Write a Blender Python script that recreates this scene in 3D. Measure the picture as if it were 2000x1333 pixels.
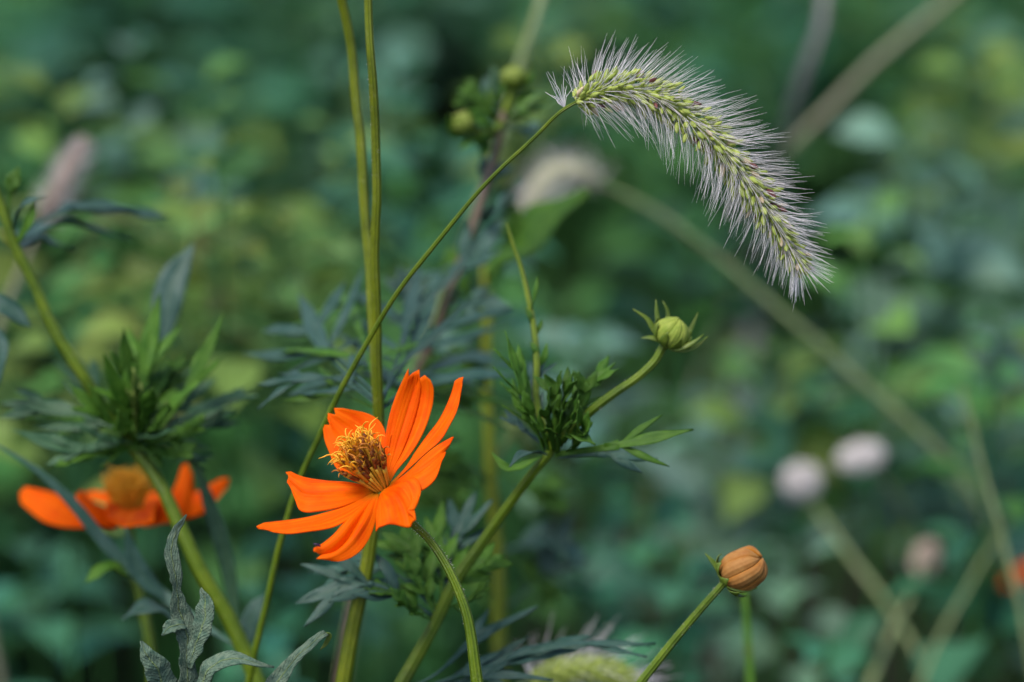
import bpy, math, random
from mathutils import Vector, Matrix, Quaternion, noise

# ------------------------------------------------------------------ scene, camera, world, sun
S = bpy.context.scene
for o in list(bpy.data.objects):
    bpy.data.objects.remove(o, do_unlink=True)
COL = S.collection
R = random.Random(7)
PI = math.pi
W, H, LENS, SENS, FOCUS = 2000.0, 1333.0, 100.0, 36.0, 0.70
PITCH = math.radians(18.0)
CAM = Vector((0, 0, 0.85))
FWD = Vector((0, math.cos(PITCH), -math.sin(PITCH)))
UPV = Vector((0, math.sin(PITCH), math.cos(PITCH)))
RGT = Vector((1, 0, 0))
cd = bpy.data.cameras.new('camera')
cam = bpy.data.objects.new('camera', cd); COL.objects.link(cam)
cam.location = CAM
cam.rotation_euler = (PI/2 - PITCH, 0, 0)
cd.lens = LENS; cd.sensor_width = SENS; cd.clip_start = 0.02; cd.clip_end = 500
cd.dof.use_dof = True; cd.dof.focus_distance = FOCUS; cd.dof.aperture_fstop = 5.6
S.camera = cam
SUN_EL, SUN_AZ = math.radians(64), math.radians(225)     # soft light from high, a little left and behind the camera
wd = bpy.data.worlds.new('World'); S.world = wd; wd.use_nodes = True
nt = wd.node_tree
sky = nt.nodes.new('ShaderNodeTexSky'); sky.sky_type = 'NISHITA'; sky.sun_disc = False
sky.sun_elevation = SUN_EL; sky.sun_rotation = SUN_AZ; sky.dust_density = 2.0
nt.links.new(sky.outputs[0], nt.nodes['Background'].inputs[0])
nt.nodes['Background'].inputs[1].default_value = 0.10
sd = bpy.data.lights.new('sun', 'SUN'); sd.energy = 1.5; sd.angle = math.radians(24); sd.color = (1, .95, .87)
sun = bpy.data.objects.new('sun', sd); COL.objects.link(sun)
sdir = Vector((math.sin(SUN_AZ)*math.cos(SUN_EL), math.cos(SUN_AZ)*math.cos(SUN_EL), math.sin(SUN_EL)))
sun.rotation_euler = sdir.to_track_quat('Z', 'Y').to_euler(); sun.location = (0, 0, 5)
S.view_settings.view_transform = 'Standard'; S.view_settings.look = 'None'
S.view_settings.exposure = 1.1; S.view_settings.gamma = 1.0
S.render.engine = 'CYCLES'; S.cycles.samples = 192; S.cycles.use_denoising = True
S.render.resolution_x = 1024; S.render.resolution_y = 682

def P(px, py, d=FOCUS):
    """photo pixel at depth d (metres along the lens axis) -> world point"""
    k = SENS/LENS*d/W
    return CAM + FWD*d + RGT*((px - W/2)*k) + UPV*(-(py - H/2)*k)
def PX(d=FOCUS):                                       # metres per photo pixel at depth d
    return SENS/LENS*d/W
TOCAM = -FWD

# ------------------------------------------------------------------ materials
MATS = {}
def nodes_of(name):
    m = bpy.data.materials.new(name); m.use_nodes = True
    n = m.node_tree
    return m, n, n.nodes['Principled BSDF'], n.nodes['Material Output']
def ramp(n, fac, stops):
    r = n.nodes.new('ShaderNodeValToRGB')
    e = r.color_ramp.elements
    while len(e) < len(stops): e.new(0.5)
    for i, (p, c) in enumerate(stops):
        e[i].position = p; e[i].color = (*c, 1)
    n.links.new(fac, r.inputs[0]); return r.outputs[0]
def ntex(n, scale, detail=4, vec=None, rough=.55):
    t = n.nodes.new('ShaderNodeTexNoise'); t.inputs['Scale'].default_value = scale
    t.inputs['Detail'].default_value = detail; t.inputs['Roughness'].default_value = rough
    if vec is None:
        g = n.nodes.new('ShaderNodeNewGeometry'); vec = g.outputs['Position']
    n.links.new(vec, t.inputs['Vector']); return t.outputs[0]
def mathn(n, op, a, b=None, c=None):
    t = n.nodes.new('ShaderNodeMath'); t.operation = op
    for i, v in enumerate((a, b, c)):
        if v is None: continue
        if isinstance(v, (int, float)): t.inputs[i].default_value = v
        else: n.links.new(v, t.inputs[i])
    return t.outputs[0]
def mixc(n, fac, a, b, mode='MIX'):
    t = n.nodes.new('ShaderNodeMix'); t.data_type = 'RGBA'; t.blend_type = mode
    for s, v in ((0, fac), (6, a), (7, b)):
        if isinstance(v, (int, float)): t.inputs[s].default_value = v
        elif isinstance(v, tuple): t.inputs[s].default_value = (*v, 1)
        else: n.links.new(v, t.inputs[s])
    return t.outputs[2]
def attr(n, name='pc'):
    a = n.nodes.new('ShaderNodeAttribute'); a.attribute_name = name; return a
def bump(n, h, strength, dist=.001):
    b = n.nodes.new('ShaderNodeBump'); b.inputs['Strength'].default_value = strength
    b.inputs['Distance'].default_value = dist; n.links.new(h, b.inputs['Height']); return b.outputs[0]
def finish(m, n, b, out, col, rough=.5, spec=.4, trans=0., tcol=None, nrm=None):
    if isinstance(col, tuple): b.inputs['Base Color'].default_value = (*col, 1)
    else: n.links.new(col, b.inputs['Base Color'])
    b.inputs['Roughness'].default_value = rough
    b.inputs['Specular IOR Level'].default_value = spec
    if nrm is not None: n.links.new(nrm, b.inputs['Normal'])
    if trans > 0:
        t = n.nodes.new('ShaderNodeBsdfTranslucent')
        c = tcol if tcol is not None else col
        if isinstance(c, tuple): t.inputs[0].default_value = (*c, 1)
        else: n.links.new(c, t.inputs[0])
        mx = n.nodes.new('ShaderNodeMixShader'); mx.inputs[0].default_value = trans
        n.links.new(b.outputs[0], mx.inputs[1]); n.links.new(t.outputs[0], mx.inputs[2])
        n.links.new(mx.outputs[0], out.inputs[0])
    return m
def leaf_mat(name, a, b_, rib, rough=.45, spec=.5, trans=.25, wrinkle=.35, scale=260):
    m, n, b, out = nodes_of(name)
    at = attr(n)
    sx = n.nodes.new('ShaderNodeSeparateXYZ'); n.links.new(at.outputs['Vector'], sx.inputs[0])
    f = ntex(n, scale)
    col = ramp(n, f, [(.3, a), (.72, b_)])
    au = mathn(n, 'ABSOLUTE', sx.outputs[0])
    ribf = mathn(n, 'SUBTRACT', 1.0, mathn(n, 'MULTIPLY', au, 9.0)); ribf = mathn(n, 'MAXIMUM', ribf, 0.0)
    col = mixc(n, mathn(n, 'MULTIPLY', ribf, .6), col, rib)
    # side veins running out and forward from the midrib
    ph = mathn(n, 'SUBTRACT', mathn(n, 'MULTIPLY', sx.outputs[1], 70.0), mathn(n, 'MULTIPLY', au, 9.0))
    vein = mathn(n, 'POWER', mathn(n, 'ABSOLUTE', mathn(n, 'SINE', ph)), 8.0)
    h = mathn(n, 'ADD', mathn(n, 'MULTIPLY', vein, .25), mathn(n, 'ADD', mathn(n, 'MULTIPLY', ribf, .6), mathn(n, 'MULTIPLY', ntex(n, scale*3.5), 1.0)))
    br = mathn(n, 'ADD', .75, mathn(n, 'MULTIPLY', sx.outputs[2], .5))
    mm = n.nodes.new('ShaderNodeVectorMath'); mm.operation = 'SCALE'
    n.links.new(col, mm.inputs[0]); n.links.new(br, mm.inputs['Scale'])
    return finish(m, n, b, out, mm.outputs[0], rough, spec, trans, None, bump(n, h, wrinkle, .0006))
MATS['leaf'] = leaf_mat('cosmos_leaf', (.045, .14, .012), (.105, .235, .024), (.15, .27, .04), .5, .3, .4)
MATS['leaf_blue'] = leaf_mat('cosmos_leaf_glaucous_sheen', (.03, .088, .06), (.066, .135, .108), (.09, .17, .09), .45, .4, .25)  # glaucous leaf, with the blue sheen of the sky put into its base colour
MATS['leaf_teal'] = leaf_mat('cosmos_leaf_soft', (.035, .11, .045), (.08, .175, .085), (.11, .2, .07), .45, .4, .35)
MATS['leaf_dusty'] = leaf_mat('dusty_leaf', (.055, .11, .075), (.16, .215, .145), (.25, .33, .09), .7, .25, .08, 1.0, 520)
MATS['leaf_yellow'] = leaf_mat('young_leaf', (.10, .17, .02), (.2, .25, .05), (.25, .3, .1))
def stem_mat(name, a, b_, c, rough=.45):
    m, n, b, out = nodes_of(name)
    at = attr(n); sx = n.nodes.new('ShaderNodeSeparateXYZ'); n.links.new(at.outputs['Vector'], sx.inputs[0])
    st = mathn(n, 'SINE', mathn(n, 'MULTIPLY', sx.outputs[0], 8*PI))
    f = mathn(n, 'ADD', mathn(n, 'MULTIPLY', ntex(n, 160), .8), mathn(n, 'MULTIPLY', st, .03))
    col = ramp(n, f, [(.2, a), (.42, b_), (.66, c)])
    red = ramp(n, ntex(n, 55, 6), [(.6, (0, 0, 0)), (.76, (.3, .3, .3))])
    col = mixc(n, red, col, (.13, .07, .02))
    pale = ramp(n, ntex(n, 700, 3), [(.6, (0, 0, 0)), (.75, (.35, .35, .35))])
    col = mixc(n, pale, col, (.28, .3, .1))
    h = mathn(n, 'ADD', mathn(n, 'MULTIPLY', st, .5), ntex(n, 1500))
    return finish(m, n, b, out, col, rough, .35, .0, None, bump(n, h, .6, .0004))
MATS['stem'] = stem_mat('green_stem', (.055, .10, .002), (.10, .16, .003), (.17, .215, .006))
MATS['stem_olive'] = stem_mat('olive_stem', (.08, .105, .002), (.13, .165, .002), (.18, .2, .004))
MATS['stem_brown'] = stem_mat('brown_stem', (.13, .09, .05), (.19, .13, .09), (.24, .17, .13))
MATS['stem_pale'] = stem_mat('pale_grass_stem', (.17, .22, .08), (.24, .3, .13), (.32, .37, .2))
MATS['straw'] = stem_mat('dry_straw', (.22, .22, .13), (.3, .29, .19), (.38, .36, .25), .6)
MATS['grass_grey'] = stem_mat('dry_grey_grass', (.2, .2, .19), (.28, .27, .27), (.34, .33, .34), .6)
MATS['grass'] = stem_mat('grass_blade', (.05, .14, .008), (.08, .2, .012), (.13, .25, .02))
def petal_mat():
    m, n, b, out = nodes_of('orange_petal')
    at = attr(n); sx = n.nodes.new('ShaderNodeSeparateXYZ'); n.links.new(at.outputs['Vector'], sx.inputs[0])
    u, v = sx.outputs[0], sx.outputs[1]
    cx = n.nodes.new('ShaderNodeCombineXYZ')
    n.links.new(mathn(n, 'MULTIPLY', u, 14.0), cx.inputs[0]); n.links.new(mathn(n, 'MULTIPLY', v, 1.3), cx.inputs[1]); n.links.new(sx.outputs[2], cx.inputs[2])
    streak = ntex(n, 1.0, 4, cx.outputs[0])
    col = ramp(n, streak, [(.22, (.86, .08, .0)), (.5, (.94, .145, .0)), (.8, (.97, .21, .001))])
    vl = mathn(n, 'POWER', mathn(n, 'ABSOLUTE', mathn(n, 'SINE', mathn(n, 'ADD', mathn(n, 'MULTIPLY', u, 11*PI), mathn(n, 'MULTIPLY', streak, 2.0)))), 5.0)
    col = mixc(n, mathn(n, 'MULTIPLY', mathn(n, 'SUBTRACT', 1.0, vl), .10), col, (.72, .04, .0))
    col = mixc(n, ramp(n, ntex(n, 130, 5), [(.46, (0, 0, 0)), (.74, (.7, .7, .7))]), col, (.84, .05, .0))
    col = mixc(n, ramp(n, ntex(n, 1400, 2), [(.68, (0, 0, 0)), (.8, (.5, .5, .5))]), col, (.98, .3, .03))
    base = ramp(n, v, [(.0, (.75, .30, .01)), (.16, (.92, .13, .003))])
    col = mixc(n, ramp(n, v, [(.0, (1, 1, 1)), (.2, (0, 0, 0))]), col, base)
    veins = mathn(n, 'POWER', mathn(n, 'ABSOLUTE', mathn(n, 'SINE', mathn(n, 'MULTIPLY', u, 11*PI))), 6.0)
    h = mathn(n, 'ADD', mathn(n, 'ADD', mathn(n, 'MULTIPLY', veins, -.22), mathn(n, 'MULTIPLY', streak, .8)), mathn(n, 'MULTIPLY', ntex(n, 2600, 2), .25))
    tc = mixc(n, 1.0, col, (1.0, .45, .1), 'MULTIPLY')
    return finish(m, n, b, out, col, .6, .08, .3, tc, bump(n, h, .35, .0004))
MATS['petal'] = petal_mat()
def simple(name, a, b_, scale=400, rough=.5, spec=.3, trans=0, bs=.3):
    m, n, b, out = nodes_of(name)
    f = ntex(n, scale)
    col = ramp(n, f, [(.3, a), (.7, b_)])
    return finish(m, n, b, out, col, rough, spec, trans, None, bump(n, f, bs, .0004))
MATS['floret'] = simple('floret_tube', (.5, .22, .012), (.6, .36, .03), 900)
MATS['anther'] = simple('anther_brown', (.06, .016, .004), (.3, .08, .008), 1200, .6)
MATS['style'] = simple('style_yellow', (.8, .32, .01), (.9, .48, .03), 900)
MATS['style_old'] = simple('style_rust', (.38, .10, .008), (.6, .22, .02), 900)
MATS['bract'] = simple('green_bract', (.07, .13, .01), (.14, .19, .02), 500, .45, .4, .1)
def ribbed(name, mid, mid2, seam):
    m, n, b, out = nodes_of(name)
    at = attr(n); sx = n.nodes.new('ShaderNodeSeparateXYZ'); n.links.new(at.outputs['Vector'], sx.inputs[0])
    col = ramp(n, ntex(n, 420), [(.3, mid), (.7, mid2)])
    sf = mathn(n, 'POWER', mathn(n, 'ABSOLUTE', mathn(n, 'ADD', sx.outputs[0], mathn(n, 'MULTIPLY', ntex(n, 300), .3))), 3.0)
    col = mixc(n, mathn(n, 'MINIMUM', sf, 1.0), col, seam)
    st = mathn(n, 'SINE', mathn(n, 'MULTIPLY', sx.outputs[0], 16.0))
    return finish(m, n, b, out, col, .6, .2, .1, None, bump(n, st, .15, .0003))
MATS['bud_orange'] = ribbed('bud_orange_tan', (.33, .13, .03), (.43, .21, .06), (.36, .12, .002))
MATS['bud_dull'] = ribbed('bud_dull_green', (.15, .22, .025), (.27, .31, .07), (.09, .14, .01))
MATS['bud_green'] = ribbed('bud_green_yellow', (.2, .28, .03), (.34, .39, .07), (.11, .17, .01))
MATS['bud_seam'] = simple('bud_brown', (.25, .09, .01), (.4, .17, .02), 420, .55)
MATS['spikelet'] = simple('foxtail_spikelet', (.28, .37, .05), (.5, .56, .14), 700, .55, .3, .15)
MATS['spikelet_straw'] = simple('foxtail_spikelet_straw', (.5, .38, .2), (.66, .52, .34), 700, .55)
MATS['spikelet_purple'] = simple('foxtail_spikelet_purple', (.09, .03, .03), (.2, .07, .06), 700, .5)
MATS['bristle'] = simple('foxtail_bristle', (.90, .82, .80), (.97, .93, .94), 90, .35, .5, .2, 0)
MATS['pale_head'] = simple('pale_seed_head', (.56, .52, .5), (.7, .65, .63), 200, .7)
MATS['cream_head'] = simple('cream_foxtail_head', (.42, .42, .26), (.6, .58, .4), 200, .7)
MATS['dry_head'] = simple('dry_foxtail_head', (.38, .29, .23), (.5, .4, .34), 200, .7)
MATS['insect'] = simple('insect_dark', (.02, .008, .03), (.04, .015, .06), 900, .3)
def soil():
    m, n, b, out = nodes_of('dark_soil')
    f = ntex(n, 14, 8)
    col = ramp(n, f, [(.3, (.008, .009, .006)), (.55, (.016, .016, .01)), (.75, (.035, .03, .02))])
    return finish(m, n, b, out, col, .9, .15, 0, None, bump(n, ntex(n, 60, 8), .9, .02))
MATS['soil'] = soil()
def undergrowth_mat():
    m, n, b, out = nodes_of('undergrowth_leaf')
    at = attr(n, 'tint')
    f = ntex(n, 45)
    col = mixc(n, 1.0, at.outputs['Color'], ramp(n, f, [(.3, (.75, .75, .75)), (.7, (1.25, 1.25, 1.25))]), 'MULTIPLY')
    return finish(m, n, b, out, col, .55, .25, .3)
MATS['undergrowth'] = undergrowth_mat()

# ------------------------------------------------------------------ geometry helpers
WM = {}                                               # world matrices of what we place
class MB:
    def __init__(s): s.v = []; s.f = []; s.pc = []; s.mi = []
    def add(s, vs, fs, pcs, mi=0):
        o = len(s.v); s.v += vs; s.pc += pcs
        s.f += [tuple(i + o for i in f) for f in fs]; s.mi += [mi]*len(fs)
    def mesh(s, name, mats, center=None):
        c = center if center is not None else sum(s.v, Vector())/len(s.v)
        me = bpy.data.meshes.new(name)
        me.from_pydata([tuple(p - c) for p in s.v], [], s.f)
        for mt in mats: me.materials.append(MATS[mt])
        me.polygons.foreach_set('material_index', s.mi)
        me.polygons.foreach_set('use_smooth', [True]*len(s.f))
        a = me.attributes.new('pc', 'FLOAT_VECTOR', 'POINT')
        a.data.foreach_set('vector', [x for p in s.pc for x in p])
        return me, c
    def build(s, name, mats, parent=None, thick=0, center=None, sub=0):
        if isinstance(mats, str): mats = [mats]
        me, c = s.mesh(name, mats, center)
        o = place(name, me, Matrix.Translation(c), parent)
        if sub:
            md = o.modifiers.new('smooth', 'SUBSURF'); md.levels = sub; md.render_levels = sub
        if thick:
            md = o.modifiers.new('thickness', 'SOLIDIFY'); md.thickness = thick; md.offset = 0
        return o
def place(name, me, M, parent=None):
    o = bpy.data.objects.new(name, me); COL.objects.link(o)
    if parent is not None:
        o.parent = parent; o.matrix_parent_inverse = WM[parent.name].inverted()
    o.matrix_basis = M; WM[o.name] = M.copy(); return o
def thing(name, label, cat, loc, group=None):
    o = bpy.data.objects.new(name, None); COL.objects.link(o)
    o.empty_display_size = .03
    o.matrix_basis = Matrix.Translation(loc); WM[o.name] = Matrix.Translation(loc)
    o['label'] = label; o['category'] = cat
    if group: o['group'] = group
    return o
def herm(pts, ms, h, k, t):
    a, b, u = pts[k], pts[k + 1], 1 - t
    return a*(u*u*(1 + 2*t)) + b*(t*t*(3 - 2*t)) + ms[k]*(h[k]*t*u*u) - ms[k + 1]*(h[k]*t*t*u)
def knots(pts):
    pts = [Vector(p) for p in pts]
    if len(pts) == 2: pts = [pts[0], (pts[0] + pts[1])/2, pts[1]]
    h = [max((b - a).length, 1e-9) for a, b in zip(pts, pts[1:])]
    sl = [(b - a)/d for a, b, d in zip(pts, pts[1:], h)]
    ms = [sl[0]] + [(sl[i - 1]*h[i] + sl[i]*h[i - 1])/(h[i] + h[i - 1]) for i in range(1, len(sl))] + [sl[-1]]
    return pts, h, ms
def spline(pts, n):
    """smooth curve through the points, n samples evenly spaced by chord"""
    pts, h, ms = knots(pts); cum = [0.]
    for d in h: cum.append(cum[-1] + d)
    out = []
    for i in range(n):
        s = cum[-1]*i/(n - 1); k = 0
        while k < len(pts) - 2 and s > cum[k + 1]: k += 1
        out.append(herm(pts, ms, h, k, min(1, (s - cum[k])/h[k])))
    return out
def dense(pts, m=8):
    """the same curve, m samples for every control segment"""
    pts, h, ms = knots(pts)
    return [herm(pts, ms, h, k, j/m) for k in range(len(h)) for j in range(m)] + [pts[-1]]
def lerp(xs, t):
    t = min(max(t, 0), 1)*(len(xs) - 1); i = min(int(t), len(xs) - 2)
    return xs[i] + (xs[i + 1] - xs[i])*(t - i)
def tangents(p):
    return [(p[min(i + 1, len(p) - 1)] - p[max(i - 1, 0)]).normalized() for i in range(len(p))]
def tube(mb, path, radii, seg=8, mi=0, cap=True):
    T = tangents(path); n = len(path)
    nx = T[0].orthogonal().normalized(); vs = []; pcs = []; fs = []
    for i in range(n):
        nx = (nx - T[i]*nx.dot(T[i])).normalized(); ny = T[i].cross(nx)
        r = radii if isinstance(radii, (int, float)) else lerp(radii, i/(n - 1))
        for k in range(seg):
            a = 2*PI*k/seg
            vs.append(path[i] + nx*(r*math.cos(a)) + ny*(r*math.sin(a)))
            pcs.append((2*abs(k/seg - .5), i/(n - 1), .5))
    for i in range(n - 1):
        for k in range(seg):
            k2 = (k + 1) % seg
            fs.append((i*seg + k, i*seg + k2, (i + 1)*seg + k2, (i + 1)*seg + k))
    if cap:
        fs.append(tuple(range(seg - 1, -1, -1))); fs.append(tuple((n - 1)*seg + k for k in range(seg)))
    mb.add(vs, fs, pcs, mi)
def blade(mb, pts, ws, nrm, fold=.25, nu=4, wave=0., n=14, mi=0, rnd=None, seed=None, teeth=0):
    """leaf blade along pts with half widths ws, folded along its midrib"""
    path = spline(pts, n); T = tangents(path); vs = []; pcs = []; fs = []
    r = R.random() if rnd is None else rnd
    ph = R.uniform(0, 6.3) if seed is None else seed
    wm = max(ws)
    for i, p in enumerate(path):
        side = T[i].cross(nrm).normalized(); nn = side.cross(T[i]).normalized()
        v = i/(n - 1); w = max(lerp(ws, v), wm*.02)
        if teeth: w *= 1 + teeth*math.sin(v*26 + ph)*.5
        for k in range(nu + 1):
            u = -1 + 2*k/nu
            off = side*(u*w) + nn*(fold*abs(u)*w + wave*wm*math.sin(v*13 + ph + u*1.7)*abs(u))
            vs.append(p + off); pcs.append((u, v, r))
    for i in range(n - 1):
        for k in range(nu):
            a = i*(nu + 1) + k; fs.append((a, a + 1, a + nu + 2, a + nu + 1))
    mb.add(vs, fs, pcs, mi)
LANCE = (.08, .45, .8, 1., .95, .75, .42, .03)
def lance(w, k=1.): return [w*x*k for x in LANCE]
def jit(s): return Vector((R.uniform(-s, s), R.uniform(-s, s), R.uniform(-s, s)))
def leaf(name, parent, pts, width, mat='leaf', nrm=None, lobes=2, spread=.9, lobe_len=.42, fold=.3, thick=.00025, term=.5, ribw=.16):
    """one deeply cut cosmos leaf along pts: winged rachis, paired lance lobes and a terminal lobe"""
    mb = MB(); path = spline(pts, 40); T = tangents(path)
    L = sum((b - a).length for a, b in zip(path, path[1:]))
    nrm = (nrm or (TOCAM*.5 + Vector((0, 0, 1)))).normalized()
    nrm = (nrm + jit(.35)).normalized()
    rd = R.random()
    if lobes == 0:
        blade(mb, pts, lance(width), nrm, fold, 4, .12, 18, rnd=rd)
    else:
        i0 = int(40*(1 - term))
        blade(mb, path[:i0 + 3:3], [width*ribw]*3 + [width*ribw*1.6], nrm, fold, 2, .05, 10, rnd=rd)
        blade(mb, path[i0 - 2::3], [width*ribw*1.4] + lance(width*.75)[1:], nrm, fold, 4, .22, 14, rnd=rd)
        for j in range(lobes):
            t = .30 + .38*j/max(1, lobes - 1) if lobes > 1 else .5
            i = int(t*39)
            ll = L*lobe_len*(1 - .35*t)*R.uniform(.75, 1.15)
            side = T[i].cross(nrm).normalized()
            for s in (-1, 1):
                ii = min(39, max(1, i + R.randint(-2, 2)))
                d = (T[ii]*math.cos(spread) + side*(s*math.sin(spread)) + nrm*R.uniform(-.25, .3)).normalized()
                a = path[ii]; curl = nrm*(-ll*R.uniform(-.1, .3)) + T[ii]*ll*.2
                blade(mb, [a - d*.0006, a + d*ll*.5 + curl*.15, a + d*ll + curl], lance(width*R.uniform(.4, .6)), nrm, fold, 2, .2, 10, rnd=rd)
    return mb.build(name, mat, parent, thick)
def to_ground(p, dx=.0, dy=.02, n=3):
    """points that carry a stem from p down into the soil"""
    g = Vector((p.x + dx, p.y + dy, -.012)); out = []
    for i in range(1, n + 1):
        t = i/n; q = p.lerp(g, t); q.x += math.sin(t*PI)*dx*.25; out.append(q)
    return out
def stem(parent, pts, radii, mat='stem', name='stem', seg=10, n=None):
    mb = MB(); path = dense(pts)
    path = [p + Vector((noise.noise(p*55 + Vector((3, 0, 0))), noise.noise(p*55 + Vector((0, 7, 0))), 0))*.0007 if 0 < i < len(path) - 1 else p for i, p in enumerate(path)]
    tube(mb, path, radii, seg)
    return mb.build(name, mat, parent)
def hairs(parent, pts, r, count, length, mat='bristle', name='stem_hairs', t0=0, t1=1):
    path = spline(pts, 200); T = tangents(path); mb = MB()
    for _ in range(count):
        i = int((t0 + (t1 - t0)*R.random())*199)
        a = T[i].orthogonal().normalized(); a = Quaternion(T[i], R.uniform(0, 6.28)) @ a
        p = path[i] + a*r*.9; l = length*R.uniform(.6, 1.3)
        tube(mb, [p, p + a*l*.5, p + (a + jit(.4))*l], [.00004, .00003, .00001], 3, cap=False)
    o = mb.build(name, mat, parent); o['kind'] = 'stuff'; return o

# ------------------------------------------------------------------ ground
def ground():
    mb = MB(); vs = []; fs = []; n = 60
    xs = [(-1 if i < n/2 else 1)*abs(2*i/n - 1)**3*120 for i in range(n + 1)]
    for j in range(n + 1):
        for i in range(n + 1):
            x, y = xs[i], xs[j] + 2
            z = .018*noise.noise(Vector((x*1.7, y*1.7, 0))) if abs(x) < 8 and abs(y) < 8 else 0
            vs.append(Vector((x, y, z)))
    for j in range(n):
        for i in range(n):
            a = j*(n + 1) + i; fs.append((a, a + 1, a + n + 2, a + n + 1))
    mb.add(vs, fs, [(0, 0, 0)]*len(vs))
    o = mb.build('ground', 'soil', None, center=Vector((0, 0, 0))); o['kind'] = 'structure'
    o['label'] = 'dark bare soil under the weeds'
ground()

# ------------------------------------------------------------------ undergrowth mass
PAL = {'bright': (.115, .25, .06), 'teal': (.048, .175, .095), 'green': (.065, .2, .05), 'yellow': (.145, .235, .05), 'grey': (.13, .25, .175), 'deep': (.02, .08, .03), 'olive': (.13, .17, .04)}
class Tinted:
    """one big leaf-cloud mesh with a leaf colour per vertex"""
    def __init__(s): s.v = []; s.f = []; s.c = []
    def leaf(s, p, d, n, L, w, col):
        side = d.cross(n).normalized(); n = side.cross(d).normalized(); o = len(s.v)
        k = L*.12
        rows = [(0, .12, 0), (.3, .85, .03), (.62, .9, 0), (1, .03, -.16)]
        for t, ww, dz in rows:
            c = p + d*(L*t) + n*(L*dz)
            s.v += [c - side*(w*ww) + n*k*ww, c, c + side*(w*ww) + n*k*ww]
        for r in range(3):
            a = o + 3*r; s.f += [(a, a + 1, a + 4, a + 3), (a + 1, a + 2, a + 5, a + 4)]
        s.c += [(*col, 1)]*12
    def stalk(s, a, b, r, col):
        o = len(s.v); T = (b - a).normalized(); nx = T.orthogonal().normalized(); ny = T.cross(nx)
        for c, rr in ((a, r), (b, r*.5)):
            for q in range(3):
                s.v.append(c + nx*(rr*math.cos(q*2.094)) + ny*(rr*math.sin(q*2.094)))
        s.f += [(o, o + 1, o + 4, o + 3), (o + 1, o + 2, o + 5, o + 4), (o + 2, o, o + 3, o + 5)]
        s.c += [(*col, 1)]*6
    def mesh(s, name, c=Vector()):
        me = bpy.data.meshes.new(name); me.from_pydata([tuple(p - c) for p in s.v], [], s.f)
        me.materials.append(MATS['undergrowth'])
        me.polygons.foreach_set('use_smooth', [True]*len(s.f))
        a = me.color_attributes.new('tint', 'FLOAT_COLOR', 'POINT')
        a.data.foreach_set('color', [x for q in s.c for x in q]); return me
def vary(c, k=.3):
    b = R.uniform(1 - k, 1 + k)
    return (c[0]*b*R.uniform(.85, 1.2), c[1]*b, c[2]*b*R.uniform(.8, 1.2))
def weed(t, x, y, h, n, Ls, pal, spread=1.):
    top = Vector((x + R.uniform(-.05, .05), y + R.uniform(-.05, .05), h)); bot = Vector((x, y, -.01))
    t.stalk(bot, top, .0022, vary(PAL['green']))
    a0 = R.uniform(0, 6.28)
    for i in range(n):
        k = (i + .5)/n; hh = .68 + .32*k
        p = bot.lerp(top, hh); a = a0 + i*2.4 + R.uniform(-.4, .4)
        el = R.uniform(-.25, .55)
        d = Vector((math.cos(a)*math.cos(el), math.sin(a)*math.cos(el), math.sin(el)))
        L = Ls*R.uniform(.6, 1.15)*(1.15 - .45*k)*spread
        q = p + d*L*R.uniform(.15, .45)
        t.stalk(p, q, .0009, vary(PAL['green']))
        e = q + d*L*.6
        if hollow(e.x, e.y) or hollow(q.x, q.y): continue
        nn = (Vector((0, 0, 1)) + jit(.55)).normalized()
        t.leaf(q, d, nn, L, L*R.uniform(.22, .36), vary(PAL[pal]))
def project(p):
    q = p - CAM; d = q.dot(FWD); k = SENS/LENS*d/W
    return W/2 + q.dot(RGT)/k, H/2 - q.dot(UPV)/k
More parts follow.
